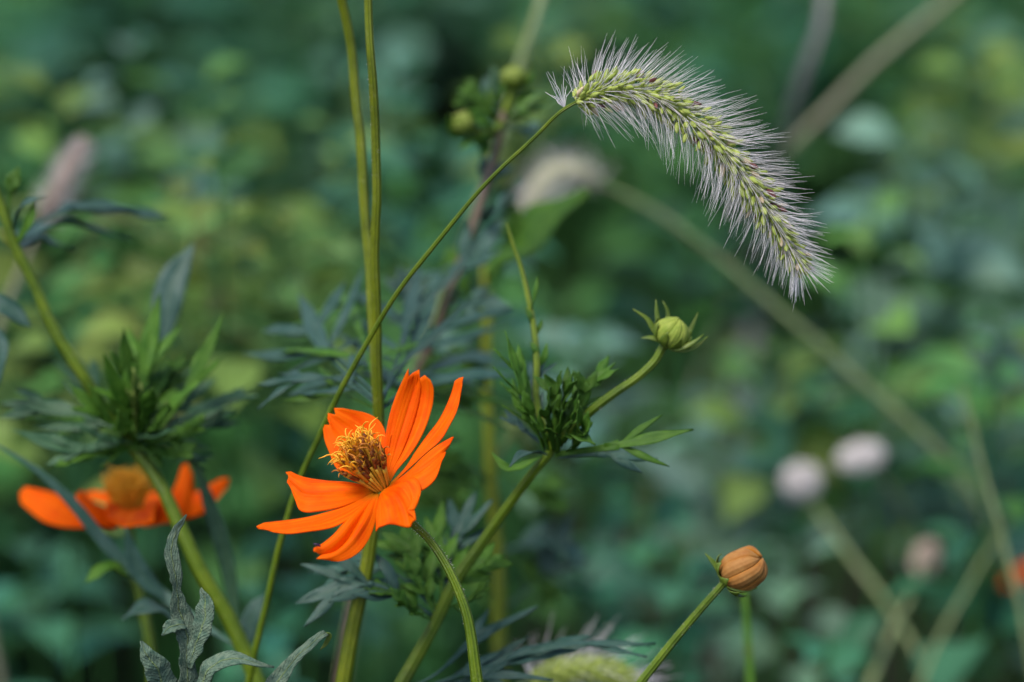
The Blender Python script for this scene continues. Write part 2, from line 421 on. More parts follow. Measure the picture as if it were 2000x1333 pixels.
# patches of weed species and of bare, shaded gaps: photo centre, radii, kind
PATCH = [(430,430,240,140,'yellow'), (110,225,90,70,'yellow'), (650,290,130,90,'yellow'), (1060,70,130,80,'yellow'), (1960,640,110,150,'yellow'), (1470,700,110,80,'yellow'), (1700,450,90,150,'bright'),
         (1900,90,140,70,'yellow'), (560,560,200,90,'bright'), (1600,140,200,100,'green'), (100,650,200,150,'yellow'), (1700,800,90,90,'bright'), (1880,900,120,200,'teal'), (1600,1150,300,180,'grey'), (1850,1200,180,160,'teal'), (1400,950,160,160,'grey'), (1580,780,150,90,'grey'), (1250,1060,140,140,'teal'), (1850,560,160,120,'grey'),
         (60,1080,150,80,'grey'), (600,960,150,140,'teal'), (760,110,160,90,'grey'), (1850,330,200,120,'grey'), (500,1180,120,120,'grey'), (1650,1180,160,120,'teal'), (300,90,150,60,'grey'), (1130,620,160,80,'grey'), (1300,200,200,120,'green'), (400,200,60,60,'bright'),
         (260,205,140,80,'gap'), (330,1080,300,230,'teal'), (200,1180,200,120,'deep'), (110,1240,230,140,'gap'), (40,1130,150,70,'gap'), (330,1290,120,60,'gap'), (430,90,260,60,'deep'), (900,60,120,60,'deep'), (1520,900,260,160,'grey'), (1750,650,150,80,'grey'), (1190,470,170,80,'gap'), (870,385,120,70,'gap'), (1440,590,120,70,'gap'), (1600,330,150,70,'gap'), (620,120,110,50,'gap'), (40,860,110,50,'gap'), (1380,1230,120,60,'gap'), (1270,760,70,60,'gap'), (530,830,90,70,'gap'), (1760,1050,60,60,'gap'), (40,290,70,50,'gap'), (700,420,60,50,'gap'), (480,110,90,40,'gap'),
         (270,330,70,45,'gap'), (1130,290,90,50,'gap'), (1780,370,80,50,'gap'), (210,1170,120,90,'gap'), (640,880,60,50,'gap'), (1280,640,60,50,'gap'), (1830,1180,60,40,'gap'), (560,1090,60,45,'gap'), (480,1010,60,50,'gap'), (1030,210,70,60,'gap'), (880,60,90,50,'gap'),
         (330,150,70,40,'gap'), (1640,980,50,45,'gap'), (1540,560,70,40,'gap'), (1930,450,60,40,'gap'), (1420,60,80,40,'gap'), (1720,180,60,40,'gap'), (880,170,70,50,'gap'), (60,480,50,40,'gap'), (780,480,60,40,'gap'), (1120,820,50,40,'gap'), (1000,1160,60,50,'gap')]
# hollows: bare places in the weed cover, as footprints on the ground (x, y, half width, half depth)
HOLLOW = []
for cx, cy, rx, ry, kind in PATCH:
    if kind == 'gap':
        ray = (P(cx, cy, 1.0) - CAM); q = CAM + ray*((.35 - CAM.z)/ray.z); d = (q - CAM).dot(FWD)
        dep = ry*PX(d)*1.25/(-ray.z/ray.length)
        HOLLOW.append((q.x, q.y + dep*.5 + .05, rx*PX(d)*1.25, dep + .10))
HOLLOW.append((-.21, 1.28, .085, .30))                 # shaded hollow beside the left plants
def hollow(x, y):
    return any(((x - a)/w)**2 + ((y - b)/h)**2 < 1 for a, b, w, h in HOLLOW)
def undergrowth():
    t = Tinted(); R.seed(11)
    for _ in range(9500):
        y = 1.02 + 5.0*R.random()**1.5; x = R.uniform(-1, 1)*(.7 + .35*y)
        h = .36 + .14*noise.noise(Vector((x*4.2, y*3.4, 9))) + R.uniform(-.1, .05)
        px, py = project(Vector((x, y, h))); s = noise.noise(Vector((x*2.6, y*1.8, 21.7)))*.8 + R.uniform(-.3, .3)
        pal = 'yellow' if s > .75 else 'green' if s > .08 else 'teal' if s > -.28 else 'grey' if s > -.42 else 'deep'
        if noise.noise(Vector((x*4.4, y*3.2, 3.3))) < -.22: continue
        for cx, cy, rx, ry, kind in PATCH:
            g_ = 1.3 if kind == 'gap' else 1.0; e = ((px - cx)/rx/g_)**2 + ((py - cy)/ry/g_)**2
            if e < 1 and R.random() < .92:
                if kind != 'gap': pal = kind; h = h*.85 + .07
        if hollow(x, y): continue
        # keep the near edge of the weeds from rising into the foreground
        h = min(h, .30 + .35*(y - 1.0))
        weed(t, x, y, h, R.randint(6, 10), R.uniform(.027, .048)*(1 + .35*(y - 1)), pal)
    o = bpy.data.objects.new('undergrowth', t.mesh('undergrowth')); COL.objects.link(o)
    WM[o.name] = Matrix(); o['kind'] = 'stuff'
    o['label'] = 'blurred mass of leafy green weeds covering the ground'; o['category'] = 'undergrowth'
undergrowth()
WEEDS = [(420, 300, 0.98, 'yellow', 'right of the dry beige spike'),
         (540, 420, 1.0, 'yellow', 'just left of the two tall olive stems'),
         (330, 380, 1.02, 'olive', 'above the upright grey-blue leaf'),
         (620, 500, 1.05, 'bright', 'touching the tall olive stems on their left'),
         (220, 430, 1.05, 'green', 'behind the arching grey-blue leaves beside the slanting stem'),
         (480, 560, 1.05, 'bright', 'between the leafy whorl and the tall stems'),
         (110, 190, 1.1, 'yellow', 'above the dry beige spike'),
         (660, 260, 1.15, 'yellow', 'seen between and left of the tall olive stems'),
         (380, 170, 1.15, 'bright', 'standing alone beside a dark hollow'),
         (1700, 400, 1.1, 'bright', 'past the tip side of the sharp foxtail spike'),
         (1780, 250, 1.2, 'grey', 'below the slanting tan stalk'),
         (1950, 620, 1.0, 'green', 'past the end of the slanting pale foxtail stalk'),
         (1500, 680, 1.15, 'yellow', 'beyond the round green bud'),
         (1720, 740, 1.2, 'bright', 'at the lower end of the long pale foxtail stalk'),
         (1400, 850, 1.2, 'grey', 'below the round green bud'),
         (1600, 760, 1.2, 'teal', 'under the long pale foxtail stalk'),
         (1250, 980, 1.1, 'teal', 'under the long ragged leaf of the bud shoot'),
         (1060, 90, 1.2, 'yellow', 'behind the pale stalk above the small buds'),
         (1900, 120, 1.25, 'yellow', 'beyond the top of the slanting tan stalk'),
         (1850, 870, 1.25, 'grey', 'beside the oval whitish seed head'),
         (1620, 1250, 1.0, 'teal', 'on the right of the orange-tan bud'),
         (1150, 650, 1.1, 'grey', 'behind the thin shoot of the bud plant'),
         (1850, 480, 1.2, 'grey', 'far past the foxtail tip'),
         (60, 1090, 1.1, 'teal', 'below the blurred orange flower'),
         (600, 900, 1.05, 'teal', 'behind the left petals of the sharp flower'),
         (500, 1190, 0.95, 'teal', 'between the withered leaf and the sharp flower'),
         (760, 120, 1.2, 'teal', 'right of the tall olive stems near their tops'),
         (1320, 1050, 1.05, 'teal', 'left of the orange-tan bud'),
         (1560, 1080, 1.1, 'grey', 'under the round whitish seed head'),
         (1940, 1010, 1.05, 'teal', 'near the very blurred orange flower'),
         (850, 250, 1.15, 'teal', 'left of the small round buds'),
         (1330, 420, 1.25, 'deep', 'under the arch of the sharp foxtail'),
         (1560, 420, 1.25, 'deep', 'behind the outer curve of the sharp foxtail'),
         (120, 620, 1.0, 'yellow', 'behind the slanting stem above the leafy whorl'),
         (250, 90, 1.2, 'grey', 'above the dark hollow beside the dry spike')]
LOOK = {'yellow': 'yellow-green', 'olive': 'olive', 'bright': 'bright green', 'green': 'mid green', 'grey': 'grey-green', 'teal': 'bluish green', 'deep': 'dark green'}
def weeds():
    R.seed(77)
    for px, py, d, pal, where in WEEDS:
        top = P(px, py, d); g = Vector((top.x + R.uniform(-.03, .03), top.y + .05, -.01))
        t = thing('leafy_weed', 'blurred %s leafy weed %s' % (LOOK[pal], where), 'plant', Vector((g.x, g.y, 0)), LOOK[pal] + ' weeds in the background')
        def part(name, q):
            c = sum(q.v, Vector())/len(q.v); place(name, q.mesh(name, c), Matrix.Translation(c), t)
        q = Tinted(); mid = g.lerp(top, .6) + jit(.01)
        q.stalk(g, mid, .0022, PAL['green']); q.stalk(mid, top, .0014, PAL['green']); part('stem', q)
        n = R.randint(11, 15); L0 = R.uniform(.02, .03)*d; a0 = R.uniform(0, 6.28)
        for i in range(n):
            k = i/(n - 1); p = top + (mid - top)*(k*.3); a = a0 + i*2.4
            el = R.uniform(-.2, .7)*(1 - k*.5)
            dr = Vector((math.cos(a)*math.cos(el), math.sin(a)*math.cos(el), math.sin(el))); L = L0*(.6 + .7*k)*R.uniform(.8, 1.2)
            q = Tinted(); b = p + dr*L*.3; q.stalk(p, b, .0007, PAL['green'])
            q.leaf(b, dr, (Vector((0, 0, 1)) + jit(.5)).normalized(), L, L*R.uniform(.26, .4), vary(PAL[pal], .35)); part('leaf', q)
weeds()

# ------------------------------------------------------------------ flower pieces
def coons(mb, L, Rt, tip, d0, bulge=0., groove=.0, k=3., nv=26, nu=28, seed=0., creases=()):
    """petal surface between two traced edges (base to tip) and a toothed tip; entries are (px, py, depth offset)"""
    toP = lambda q: P(q[0], q[1], d0 + q[2])
    Lp = spline([toP(q) for q in L], nv); Rp = spline([toP(q) for q in Rt], nv)
    tp = [toP(q) for q in tip]; tp = [Lp[-1]] + tp + [Rp[-1]]
    cum = [0.]
    for a, b in zip(tp, tp[1:]): cum.append(cum[-1] + (b - a).length)
    def tipat(u):
        s = u*cum[-1]; i = 0
        while i < len(tp) - 2 and s > cum[i + 1]: i += 1
        return tp[i].lerp(tp[i + 1], (s - cum[i])/max(cum[i + 1] - cum[i], 1e-9))
    us = sorted(set([i/nu for i in range(nu + 1)] + [c/cum[-1] for c in cum]))
    us = [u for i, u in enumerate(us) if i == 0 or u - us[i - 1] > 1e-4]; m = len(us)
    n0 = (Rp[nv//2] - Lp[nv//2]).cross(Lp[-1] - Lp[0])
    n0.normalize()
    if n0.dot(TOCAM) < 0: n0 = -n0
    vs = []; pcs = []; fs = []
    for j in range(nv):
        v = j/(nv - 1); wid = (Rp[j] - Lp[j]).length
        for u in us:
            p = Lp[j].lerp(Rp[j], u) + (tipat(u) - Lp[-1].lerp(Rp[-1], u))*(v**k)
            g = sum(math.exp(-((u - c)/.055)**2) for c in (.3, .56, .76))
            p = p + n0*(wid*(bulge*math.sin(PI*u)*math.sin(PI*min(1, v*.9 + .1)) - .45*groove*g*math.sin(PI*v**.8) + .02*math.sin(u*9 + v*7 + seed)*v))
            for cu, amp, cw, cv in creases:                # folds running along the petal
                p = p + n0*(wid*amp*math.exp(-((u - cu)/cw)**2)*math.sin(PI*min(1, v/cv/2)) )
            vs.append(p); pcs.append((u, v, seed))
    for j in range(nv - 1):
        for i in range(m - 1):
            a = j*m + i; fs.append((a, a + 1, a + m + 1, a + m))
    mb.add(vs, fs, pcs)
def Z(x0, y0, s):
    return lambda *pts: [(x0 + x/s, y0 + y/s, dd) for x, y, dd in pts]
def frame(axis):
    z = axis.normalized(); x = z.orthogonal().normalized(); y = z.cross(x)
    return x, y, z
def floret_mesh(name, L, openness, kind, anther='anther', tubem='floret'):
    mb = MB(); old = kind == 'old'
    bend = Vector((R.uniform(-.12, .12), R.uniform(-.12, .12), 0))*L
    p = [Vector((0, 0, 0)), bend*.3 + Vector((0, 0, L*(.7 if old else .5))), bend + Vector((0, 0, L))]
    tube(mb, spline(p[:2], 5), [.00026, .00032, .0004], 6, 0)
    tube(mb, spline(p[1:], 5), [.0004, .0005, .0007], 6, 1 if old else 0)
    for k in range(5):                                     # corolla teeth
        a = k*2*PI/5 + R.uniform(-.3, .3); e = Vector((math.cos(a), math.sin(a), 0)); l = R.uniform(.0016, .0028)*openness*(.6 if old else 1)
        out = R.uniform(.35, .8) if not old else R.uniform(-.4, 1.1)
        blade(mb, [p[2] - Vector((0, 0, .0006)) + e*.0005, p[2] + e*(.0005 + out*l*.4) + Vector((0, 0, l*.5)), p[2] + e*(.0005 + out*l*.9) + Vector((0, 0, l*(.95 if not old else .4))) + jit(.0003)],
              [.00045, .00062, .00045, .00005], e*-1 + Vector((0, 0, .3)), .2, 2, 0, 5, 3 if old and k % 2 else 0 if old else 2)
    top = p[2] + Vector((0, 0, .0020)) + bend*.3 + jit(.0003)
    tube(mb, [p[2] - Vector((0, 0, .0004)), p[2] + Vector((0, 0, .0012)), top], [.00045, .0005, .00025], 6, 1)
    a = R.uniform(0, 6.28)
    for s_ in ((0, PI + R.uniform(-.5, .5)) if R.random() < .75 else (0,)):   # curling style branches
        e = Vector((math.cos(a + s_), math.sin(a + s_), 0)); l = .0022*openness*R.uniform(.6, 1.2)
        tube(mb, spline([top - Vector((0, 0, .0005)), top + e*l*.35 + Vector((0, 0, l*.7)), top + e*l*.9 + Vector((0, 0, l*.95)), top + e*l*1.3 + Vector((0, 0, l*R.uniform(.3, 1.2))) + jit(.0004)], 8),
             [.00017, .0002, .00017, .00005], 5, 3 if old else 2)
    return mb.mesh(name, [tubem, anther, 'style', 'style_old'], Vector((0, 0, 0)))[0]
def disc(parent, base, axis, r0, r1, L, count, seed=3, oldf=None, anther='anther', tubem='floret'):
    R.seed(seed); x, y, z = frame(axis)
    fresh = [floret_mesh('disc_floret', L*R.uniform(.82, 1.05), R.uniform(.7, 1.3), 'fresh', anther, tubem) for _ in range(9)]
    olds = [floret_mesh('disc_floret', L*R.uniform(.72, .98), R.uniform(.7, 1.2), 'old') for _ in range(8)]
    for i in range(count):
        f = math.sqrt((i + .5)/count); a = i*2.39996
        e = x*math.cos(a) + y*math.sin(a)
        b = base + e*(r0*f); t = base + z*L*(1.06 - .24*f*f)*R.uniform(.93, 1.07) + e*(r1*f*R.uniform(.85, 1.1)) + jit(.0006)
        d = (t - b); s = d.length/L
        q = d.to_track_quat('Z', 'Y').to_matrix().to_4x4() @ Matrix.Rotation(R.uniform(0, 6.28), 4, 'Z')
        old = oldf is not None and R.random() < (.8 if e.dot(oldf)*f > .35 else .22 if e.dot(oldf)*f > -.05 else .02)
        place('disc_floret', olds[i % 8] if old else fresh[i % 9], Matrix.Translation(b) @ q @ Matrix.Diagonal((1, 1, s, 1)), parent)

# ------------------------------------------------------------------ the sharp orange cosmos
def main_cosmos():
    R.seed(5); d = FOCUS
    sp = [P(752, 962, d + .001), P(775, 990, d + .006), P(803, 1020, d + .004), P(845, 1062, d), P(878, 1110, d - .002), P(905, 1180, d - .003), P(921, 1250, d - .003), P(936, 1340, d - .003)]
    low = to_ground(sp[-1], .03, .05)
    t = thing('cosmos_plant', 'sharp orange cosmos flower on a slender bent green stalk, beside the foxtail stem', 'flower', Vector((low[-1].x, low[-1].y, 0)))
    stem(t, sp + low, [.0012, .0011, .0010, .00115, .0013, .0016, .002, .0024], 'stem', n=70)
    hairs(t, sp, .0010, 260, .0005)
    ax = RGT*-.5 + UPV*.80 - FWD*.33
    x, y, z = frame(ax)
    base = P(752, 960, d + .001)
    mb = MB(); path = [base - z*.0055, base - z*.003, base - z*.0005, base + z*.0012]
    tube(mb, spline(path, 8), [.0011, .0022, .0031, .0026], 12)
    fh = mb.build('flower_head', 'bract', t)
    for k in range(8):
        a = k*PI/4; e = x*math.cos(a) + y*math.sin(a); b = base - z*.004 + e*.0018
        mb = MB(); blade(mb, [b, b + e*.002 - z*.0004, b + e*.005 - z*.0014], lance(.001), e, .15, 4, 0, 10)
        mb.build('bract', 'bract', fh, .0002)
    q = Z(460, 680, 2.962)
    PET = [
     # back petal behind the disc
     (q((770,800,.002),(650,752,.005),(580,690,.008),(540,600,.011),(515,530,.013),(508,470,.014)),
      q((800,790,.002),(858,690,.005),(870,560,.009),(868,492,.011),(830,420,.013),(760,380,.014),(685,362,.014),(622,349,.014)),
      q((518,447,.014),(548,446,.0135),(530,402,.014),(533,372,.014),(578,386,.014),(570,350,.0145)), -.10, .02, 2.2),
     # tall petal
     (q((858,790,.001),(863,700,.003),(864,590,.006),(878,450,.009),(922,290,.011),(970,180,.011),(1000,120,.0105)),
      q((885,800,.001),(930,715,.003),(1005,625,.006),(1072,520,.009),(1122,400,.011),(1146,290,.012),(1145,225,.0115),(1128,186,.011)),
      q((1003,166,.0105),(1030,142,.011),(1062,124,.011),(1061,178,.011),(1095,157,.011)), -.10, .03, 4),
     # narrow petal seen from its side
     (q((885,795,.0),(985,692,.002),(1045,598,.003),(1105,515,.005),(1180,418,.007),(1240,290,.008),(1268,190,.008)),
      q((905,790,.0),(1000,702,.0),(1100,612,.0),(1190,532,.001),(1243,440,.003),(1278,370,.005),(1297,300,.007),(1308,222,.0075)),
      q((1290,174,.008),(1317,166,.008),(1312,190,.008)), .16, .02, 3),
     # right petal
     (q((885,800,-.001),(1000,717,-.001),(1100,622,-.001),(1180,556,.000),(1250,514,.001)),
      q((860,830,-.001),(960,812,-.005),(1075,824,-.008),(1150,765,-.007),(1192,655,-.004)),
      q((1262,514,.001),(1246,553,.000),(1200,598,-.001),(1217,602,-.001)), .10, .02, 3),
     # lower right petal
     (q((838,838,-.001),(824,900,-.005),(810,1000,-.010),(812,1062,-.0125)),
      q((865,815,-.001),(950,780,-.004),(1040,752,-.0065),(1068,790,-.008),(1073,840,-.0095),(1060,872,-.0105),(1030,908,-.0115)),
      q((828,1041,-.0125),(920,1031,-.0125),(1000,1019,-.013),(1012,1004,-.013),(1041,991,-.0135),(992,946,-.012),(1036,940,-.012)), .09, .02, 2.2),
     # lowest petal
     (q((805,845,-.001),(722,918,-.004),(640,998,-.008),(562,1088,-.011),(495,1140,-.013),(452,1160,-.014)),
      q((830,845,-.001),(822,900,-.004),(805,1020,-.008),(770,1110,-.011),(720,1180,-.013),(650,1224,-.014),(590,1236,-.0145),(517,1216,-.0145)),
      q((450,1182,-.014),(495,1190,-.0142),(512,1194,-.0142),(468,1223,-.015)), .17, .03, 2.4),
     # long left petal
     (q((795,840,-.001),(700,889,-.003),(560,940,-.005),(400,984,-.007),(250,1005,-.009),(165,1011,-.01)),
      q((815,850,-.001),(732,930,-.005),(660,990,-.008),(560,1040,-.0105),(420,1063,-.0125),(290,1074,-.0125),(215,1061,-.0115),(185,1046,-.011)),
      q((120,1030,-.0105),(127,1043,-.0105)), .10, .02, 3),
     # upper left petal
     (q((785,815,.0),(720,790,.001),(650,777,.002),(520,771,.004),(420,756,.005),(362,736,.006),(320,712,.006)),
      q((810,845,.0),(700,888,-.003),(600,925,-.005),(480,945,-.006),(402,949,-.006),(370,935,-.005),(347,880,-.003),(320,802,.001)),
      q((290,717,.006),(305,733,.005),(297,776,.003)), .12, .03, 2.2),
    ]
    for i, (L, Rt, tp, bl, gr, k) in enumerate(PET):
        cr = {0: [(.5, -.06, .2, .6)], 1: [(.42, -.05, .05, .6), (.7, -.06, .06, .8)], 2: [(.5, -.12, .2, .6)], 3: [(.4, -.08, .1, .7)], 4: [(.45, -.09, .09, .9), (.25, .06, .1, .9)],
              5: [(.36, -.24, .09, .7), (.62, .12, .16, .7), (.12, .08, .12, .8)], 6: [(.45, -.14, .14, .6)], 7: [(.42, -.13, .12, .8), (.75, .06, .12, .7)]}[i]
        mb = MB(); coons(mb, L, Rt, tp, d, bl, gr, k, seed=i*1.37, creases=cr)
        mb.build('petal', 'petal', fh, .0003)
    disc(fh, base + z*.0006, ax + FWD*.02, .0019, .0058, .0118, 60, oldf=(TOCAM*.55 - UPV*.6 + RGT*.55).normalized())
    # tiny insect on the lowest petal's tip
    b = P(619, 1064, d - .0152)
    ins = thing('insect', 'tiny dark purple insect on the tip of the lowest orange petal', 'insect', b)
    mb = MB(); tube(mb, spline([b - RGT*.0009 + UPV*.0002, b, b + RGT*.0009 - UPV*.0004], 7), [.0001, .0003, .00035, .0003, .0001], 7); mb.build('body', 'insect', ins)
    for k in (-1, 0, 1):
        mb = MB(); c = b + RGT*.0005*k; tube(mb, [c, c + UPV*.0003 + TOCAM*.0004, c + UPV*-.0006 + TOCAM*.0003 + RGT*.0003*k], .00006, 4); mb.build('leg', 'insect', ins)
main_cosmos()

# ------------------------------------------------------------------ foxtails
def spikelet_meshes():
    out = []
    for mt in ('spikelet', 'spikelet', 'spikelet', 'spikelet_straw', 'spikelet_purple'):
        mb = MB(); vs = []; pcs = []; fs = []; prof = [(0, .25), (.15, .7), (.4, 1), (.65, .85), (.88, .4), (1, .06)]
        sg = 7
        for j, (h, r) in enumerate(prof):
            for k in range(sg):
                a = 2*PI*k/sg; rr = r*(1 + .08*math.cos(3*a))
                vs.append(Vector((math.cos(a)*rr*.00072, math.sin(a)*rr*.00055, h*.0028))); pcs.append((k/sg, h, .5))
        for j in range(len(prof) - 1):
            for k in range(sg):
                fs.append((j*sg + k, j*sg + (k + 1) % sg, (j + 1)*sg + (k + 1) % sg, (j + 1)*sg + k))
        fs.append(tuple((len(prof) - 1)*sg + k for k in range(sg)))
        mb.add(vs, fs, pcs); out.append(mb.mesh('spikelet', [mt], Vector((0, 0, 0)))[0])
    return out
SPK = spikelet_meshes()
def bristles(path, T, rad, count, length, rw, seed, tilt=(.85, 1.12), back=.0):
    R.seed(seed); mb = MB(); n = len(path) - 1
    for _ in range(count):
        t = R.random()**.92; i = int(t*n)
        e = Quaternion(T[i], R.uniform(0, 6.283)) @ T[i].orthogonal().normalized()
        a = R.uniform(*tilt) - .35*max(0, t - .75)/.25
        if t < .06: a += R.uniform(0, .7)
        r = rad(t)
        p = path[i] + e*r*R.uniform(.2, .8)
        l = length*R.uniform(.6, 1.12)*(1 - .35*max(0, t - .7)/.3)
        dd = T[i]*math.cos(a) + e*math.sin(a)
        g = Vector((0, 0, -1))*l*R.uniform(.0, .05)
        k = jit(.03)*l
        tube(mb, [p, p + dd*l*.35 + k*.5, p + dd*l*.7 + k*.4 + g*.4, p + (dd + jit(.03))*l + g], [rw, rw*.9, rw*.7, rw*.3], 3, cap=False)
    return mb
def main_foxtail():
    R.seed(21); d = FOCUS
    up = [P(500, 1262, d + .05), P(520, 1180, d + .047), P(545, 1065, d + .043), P(578, 960, d + .04), P(615, 868, d + .036), P(650, 793, d + .031), P(690, 715, d + .026), P(745, 618, d + .02),
          P(815, 520, d + .014), P(890, 425, d + .009), P(970, 338, d + .005), P(1050, 262, d + .002), P(1105, 212, d), P(1135, 195, d)]
    down = to_ground(up[0], -.03, .03)
    t = thing('foxtail_grass', 'sharp bristly green foxtail spike arching over to the right on a thin stalk', 'grass', Vector((down[-1].x, down[-1].y, 0)))
    stem(t, down[::-1] + up, [.0012, .0011, .001, .0009, .00084, .0008, .00074, .00066, .0006, .00053, .00048, .00045], 'stem')
    sp = spline([P(x, y, d + z) for x, y, z in ((1125,199,0),(1160,183,0),(1220,174,0),(1290,194,0),(1360,243,0),(1420,300,.001),(1468,365,.002),(1506,424,.003),(1540,480,.004),(1570,532,.005))], 160)
    T = tangents(sp)
    mb = MB(); tube(mb, sp, [.0006, .0012, .0012, .0011, .0008, .0004], 8); ra = mb.build('seed_head', 'spikelet', t)
    rad = lambda q: .0047*(min(1, .45 + q*6) if q < .1 else 1 - .45*max(0, q - .6)/.4)
    N = 290
    for i in range(N):
        q = (i + .5)/N; k = int(q*159); a = i*2.39996 + R.uniform(-.3, .3)
        e = Quaternion(T[k], a) @ T[k].orthogonal().normalized()
        tl = R.uniform(.35, 1.3); dr = (T[k]*math.cos(tl) + e*math.sin(tl) + jit(.25)).normalized()
        s = R.uniform(.9, 1.35)*(1 - .3*max(0, q - .7)/.3)
        M = Matrix.Translation(sp[k] + e*rad(q)*R.uniform(.4, .85)) @ dr.to_track_quat('Z', 'Y').to_matrix().to_4x4() @ Matrix.Rotation(R.uniform(0, 6.28), 4, 'Z') @ Matrix.Diagonal((s*R.uniform(.65, 1.1), s*R.uniform(.8, 1.2), s, 1))
        w = R.random(); me = SPK[4] if w > .955 else SPK[3] if w > .89 else SPK[i % 3]
        place('spikelet', me, M, ra)
    ex = MB()                                               # the many smaller spikelets between the large ones
    for i in range(420):
        q = (i + .5)/420; k = int(q*159); e = Quaternion(T[k], i*2.39996 + 1.1) @ T[k].orthogonal().normalized()
        p = sp[k] + e*rad(q)*R.uniform(.2, .75); dr = (T[k]*R.uniform(.4, .95) + e*R.uniform(.4, .9) + jit(.2)).normalized(); l = R.uniform(.0018, .0030)
        tube(ex, [p, p + dr*l*.45, p + dr*l], [.0002, .00052, .00006], 5, cap=False)
    o = ex.build('small_spikelets', 'spikelet', ra); o['kind'] = 'stuff'
    mb = bristles(sp, T, rad, 1500, .0124, .000058, 5, (.85, 1.18))
    R.seed(9)
    for _ in range(16):                                     # sparse tuft below the spike
        p = P(1103, 211, d); ang = R.uniform(.25, 1.35)
        l = .0085*R.uniform(.5, 1.15)
        dd = (RGT*-math.sin(ang - .45) + UPV*math.cos(ang - .45) + FWD*R.uniform(-.5, .5)).normalized()
        tube(mb, [p, p + dd*l*.5 + jit(.0005), p + dd*l + jit(.0012)], [.0001, .00009, .00004], 3, cap=False)
    o = mb.build('bristles', 'bristle', ra); o['kind'] = 'stuff'
main_foxtail()
def soft_foxtail(label, stem_pts, head_pts, rad0, mats=('spikelet', 'bristle', 'stem_pale'), nb=500, bl=.011, dx=0, dy=.03, rs=.0011, seed=1, group=None):
    R.seed(seed)
    down = to_ground(stem_pts[0], dx, dy)
    t = thing('foxtail_grass', label, 'grass', Vector((down[-1].x, down[-1].y, 0)), group)
    stem(t, down[::-1] + stem_pts, [rs*1.3, rs*1.2, rs, rs*.8, rs*.6], mats[2], n=60)
    sp = spline(head_pts, 60); T = tangents(sp); mb = MB()
    tube(mb, sp, [rad0*.25, rad0*.4, rad0*.4, rad0*.3, rad0*.1], 7)
    L = sum((b - a).length for a, b in zip(sp, sp[1:])); n = int(L/.00025)
    rad = lambda q: rad0*(min(1, .5 + 5*q) if q < .1 else 1 - .5*max(0, q - .6)/.4)
    for i in range(n):
        q = (i + .5)/n; k = int(q*59); e = Quaternion(T[k], i*2.4) @ T[k].orthogonal().normalized()
        p = sp[k] + e*rad(q)*.3; dr = (T[k]*.75 + e*.65)
        tube(mb, [p, p + dr*.0013, p + dr*.0028], [.0003, .0008, .0001], 5, cap=False)
    h = mb.build('seed_head', mats[0], t)
    b = bristles(sp, T, rad, nb, bl, .00011, seed + 1).build('bristles', mats[1], h); b['kind'] = 'stuff'
    return t
# foxtail cut by the lower edge, half-hidden foxtail in the middle, dry spike on the left
soft_foxtail('blurred pale green foxtail head lying low below the grey-blue leaf', [P(960, 1420, .79), P(1000, 1352, .785), P(1040, 1332, .80)],
             [P(1040, 1332, .80), P(1100, 1312, .80), P(1165, 1308, .80), P(1230, 1330, .80), P(1270, 1382, .80)], .0085, nb=160, bl=.013, seed=31)
soft_foxtail('blurred cream foxtail head hanging left from a long slanting pale stalk', [P(1830, 880, 1.06), P(1700, 762, 1.05), P(1560, 640, 1.04), P(1400, 502, 1.03), P(1270, 408, 1.02), P(1170, 358, 1.015)],
             [P(1170, 358, 1.015), P(1130, 335, 1.012), P(1085, 335, 1.01), P(1048, 375, 1.01), P(1030, 430, 1.01)], .006, ('cream_head', 'bristle', 'stem_pale'), nb=260, bl=.009, dx=.12, dy=.06, rs=.0016, seed=41)
soft_foxtail('blurred dry pinkish beige foxtail spike leaning right above grey-blue leaves', [P(-20, 700, .97), P(45, 520, .96), P(85, 430, .955)],
             [P(85, 430, .955), P(110, 380, .95), P(135, 330, .95), P(165, 278, .95)], .0062, ('dry_head', 'bristle', 'straw'), nb=350, bl=.006, rs=.0016, seed=51)

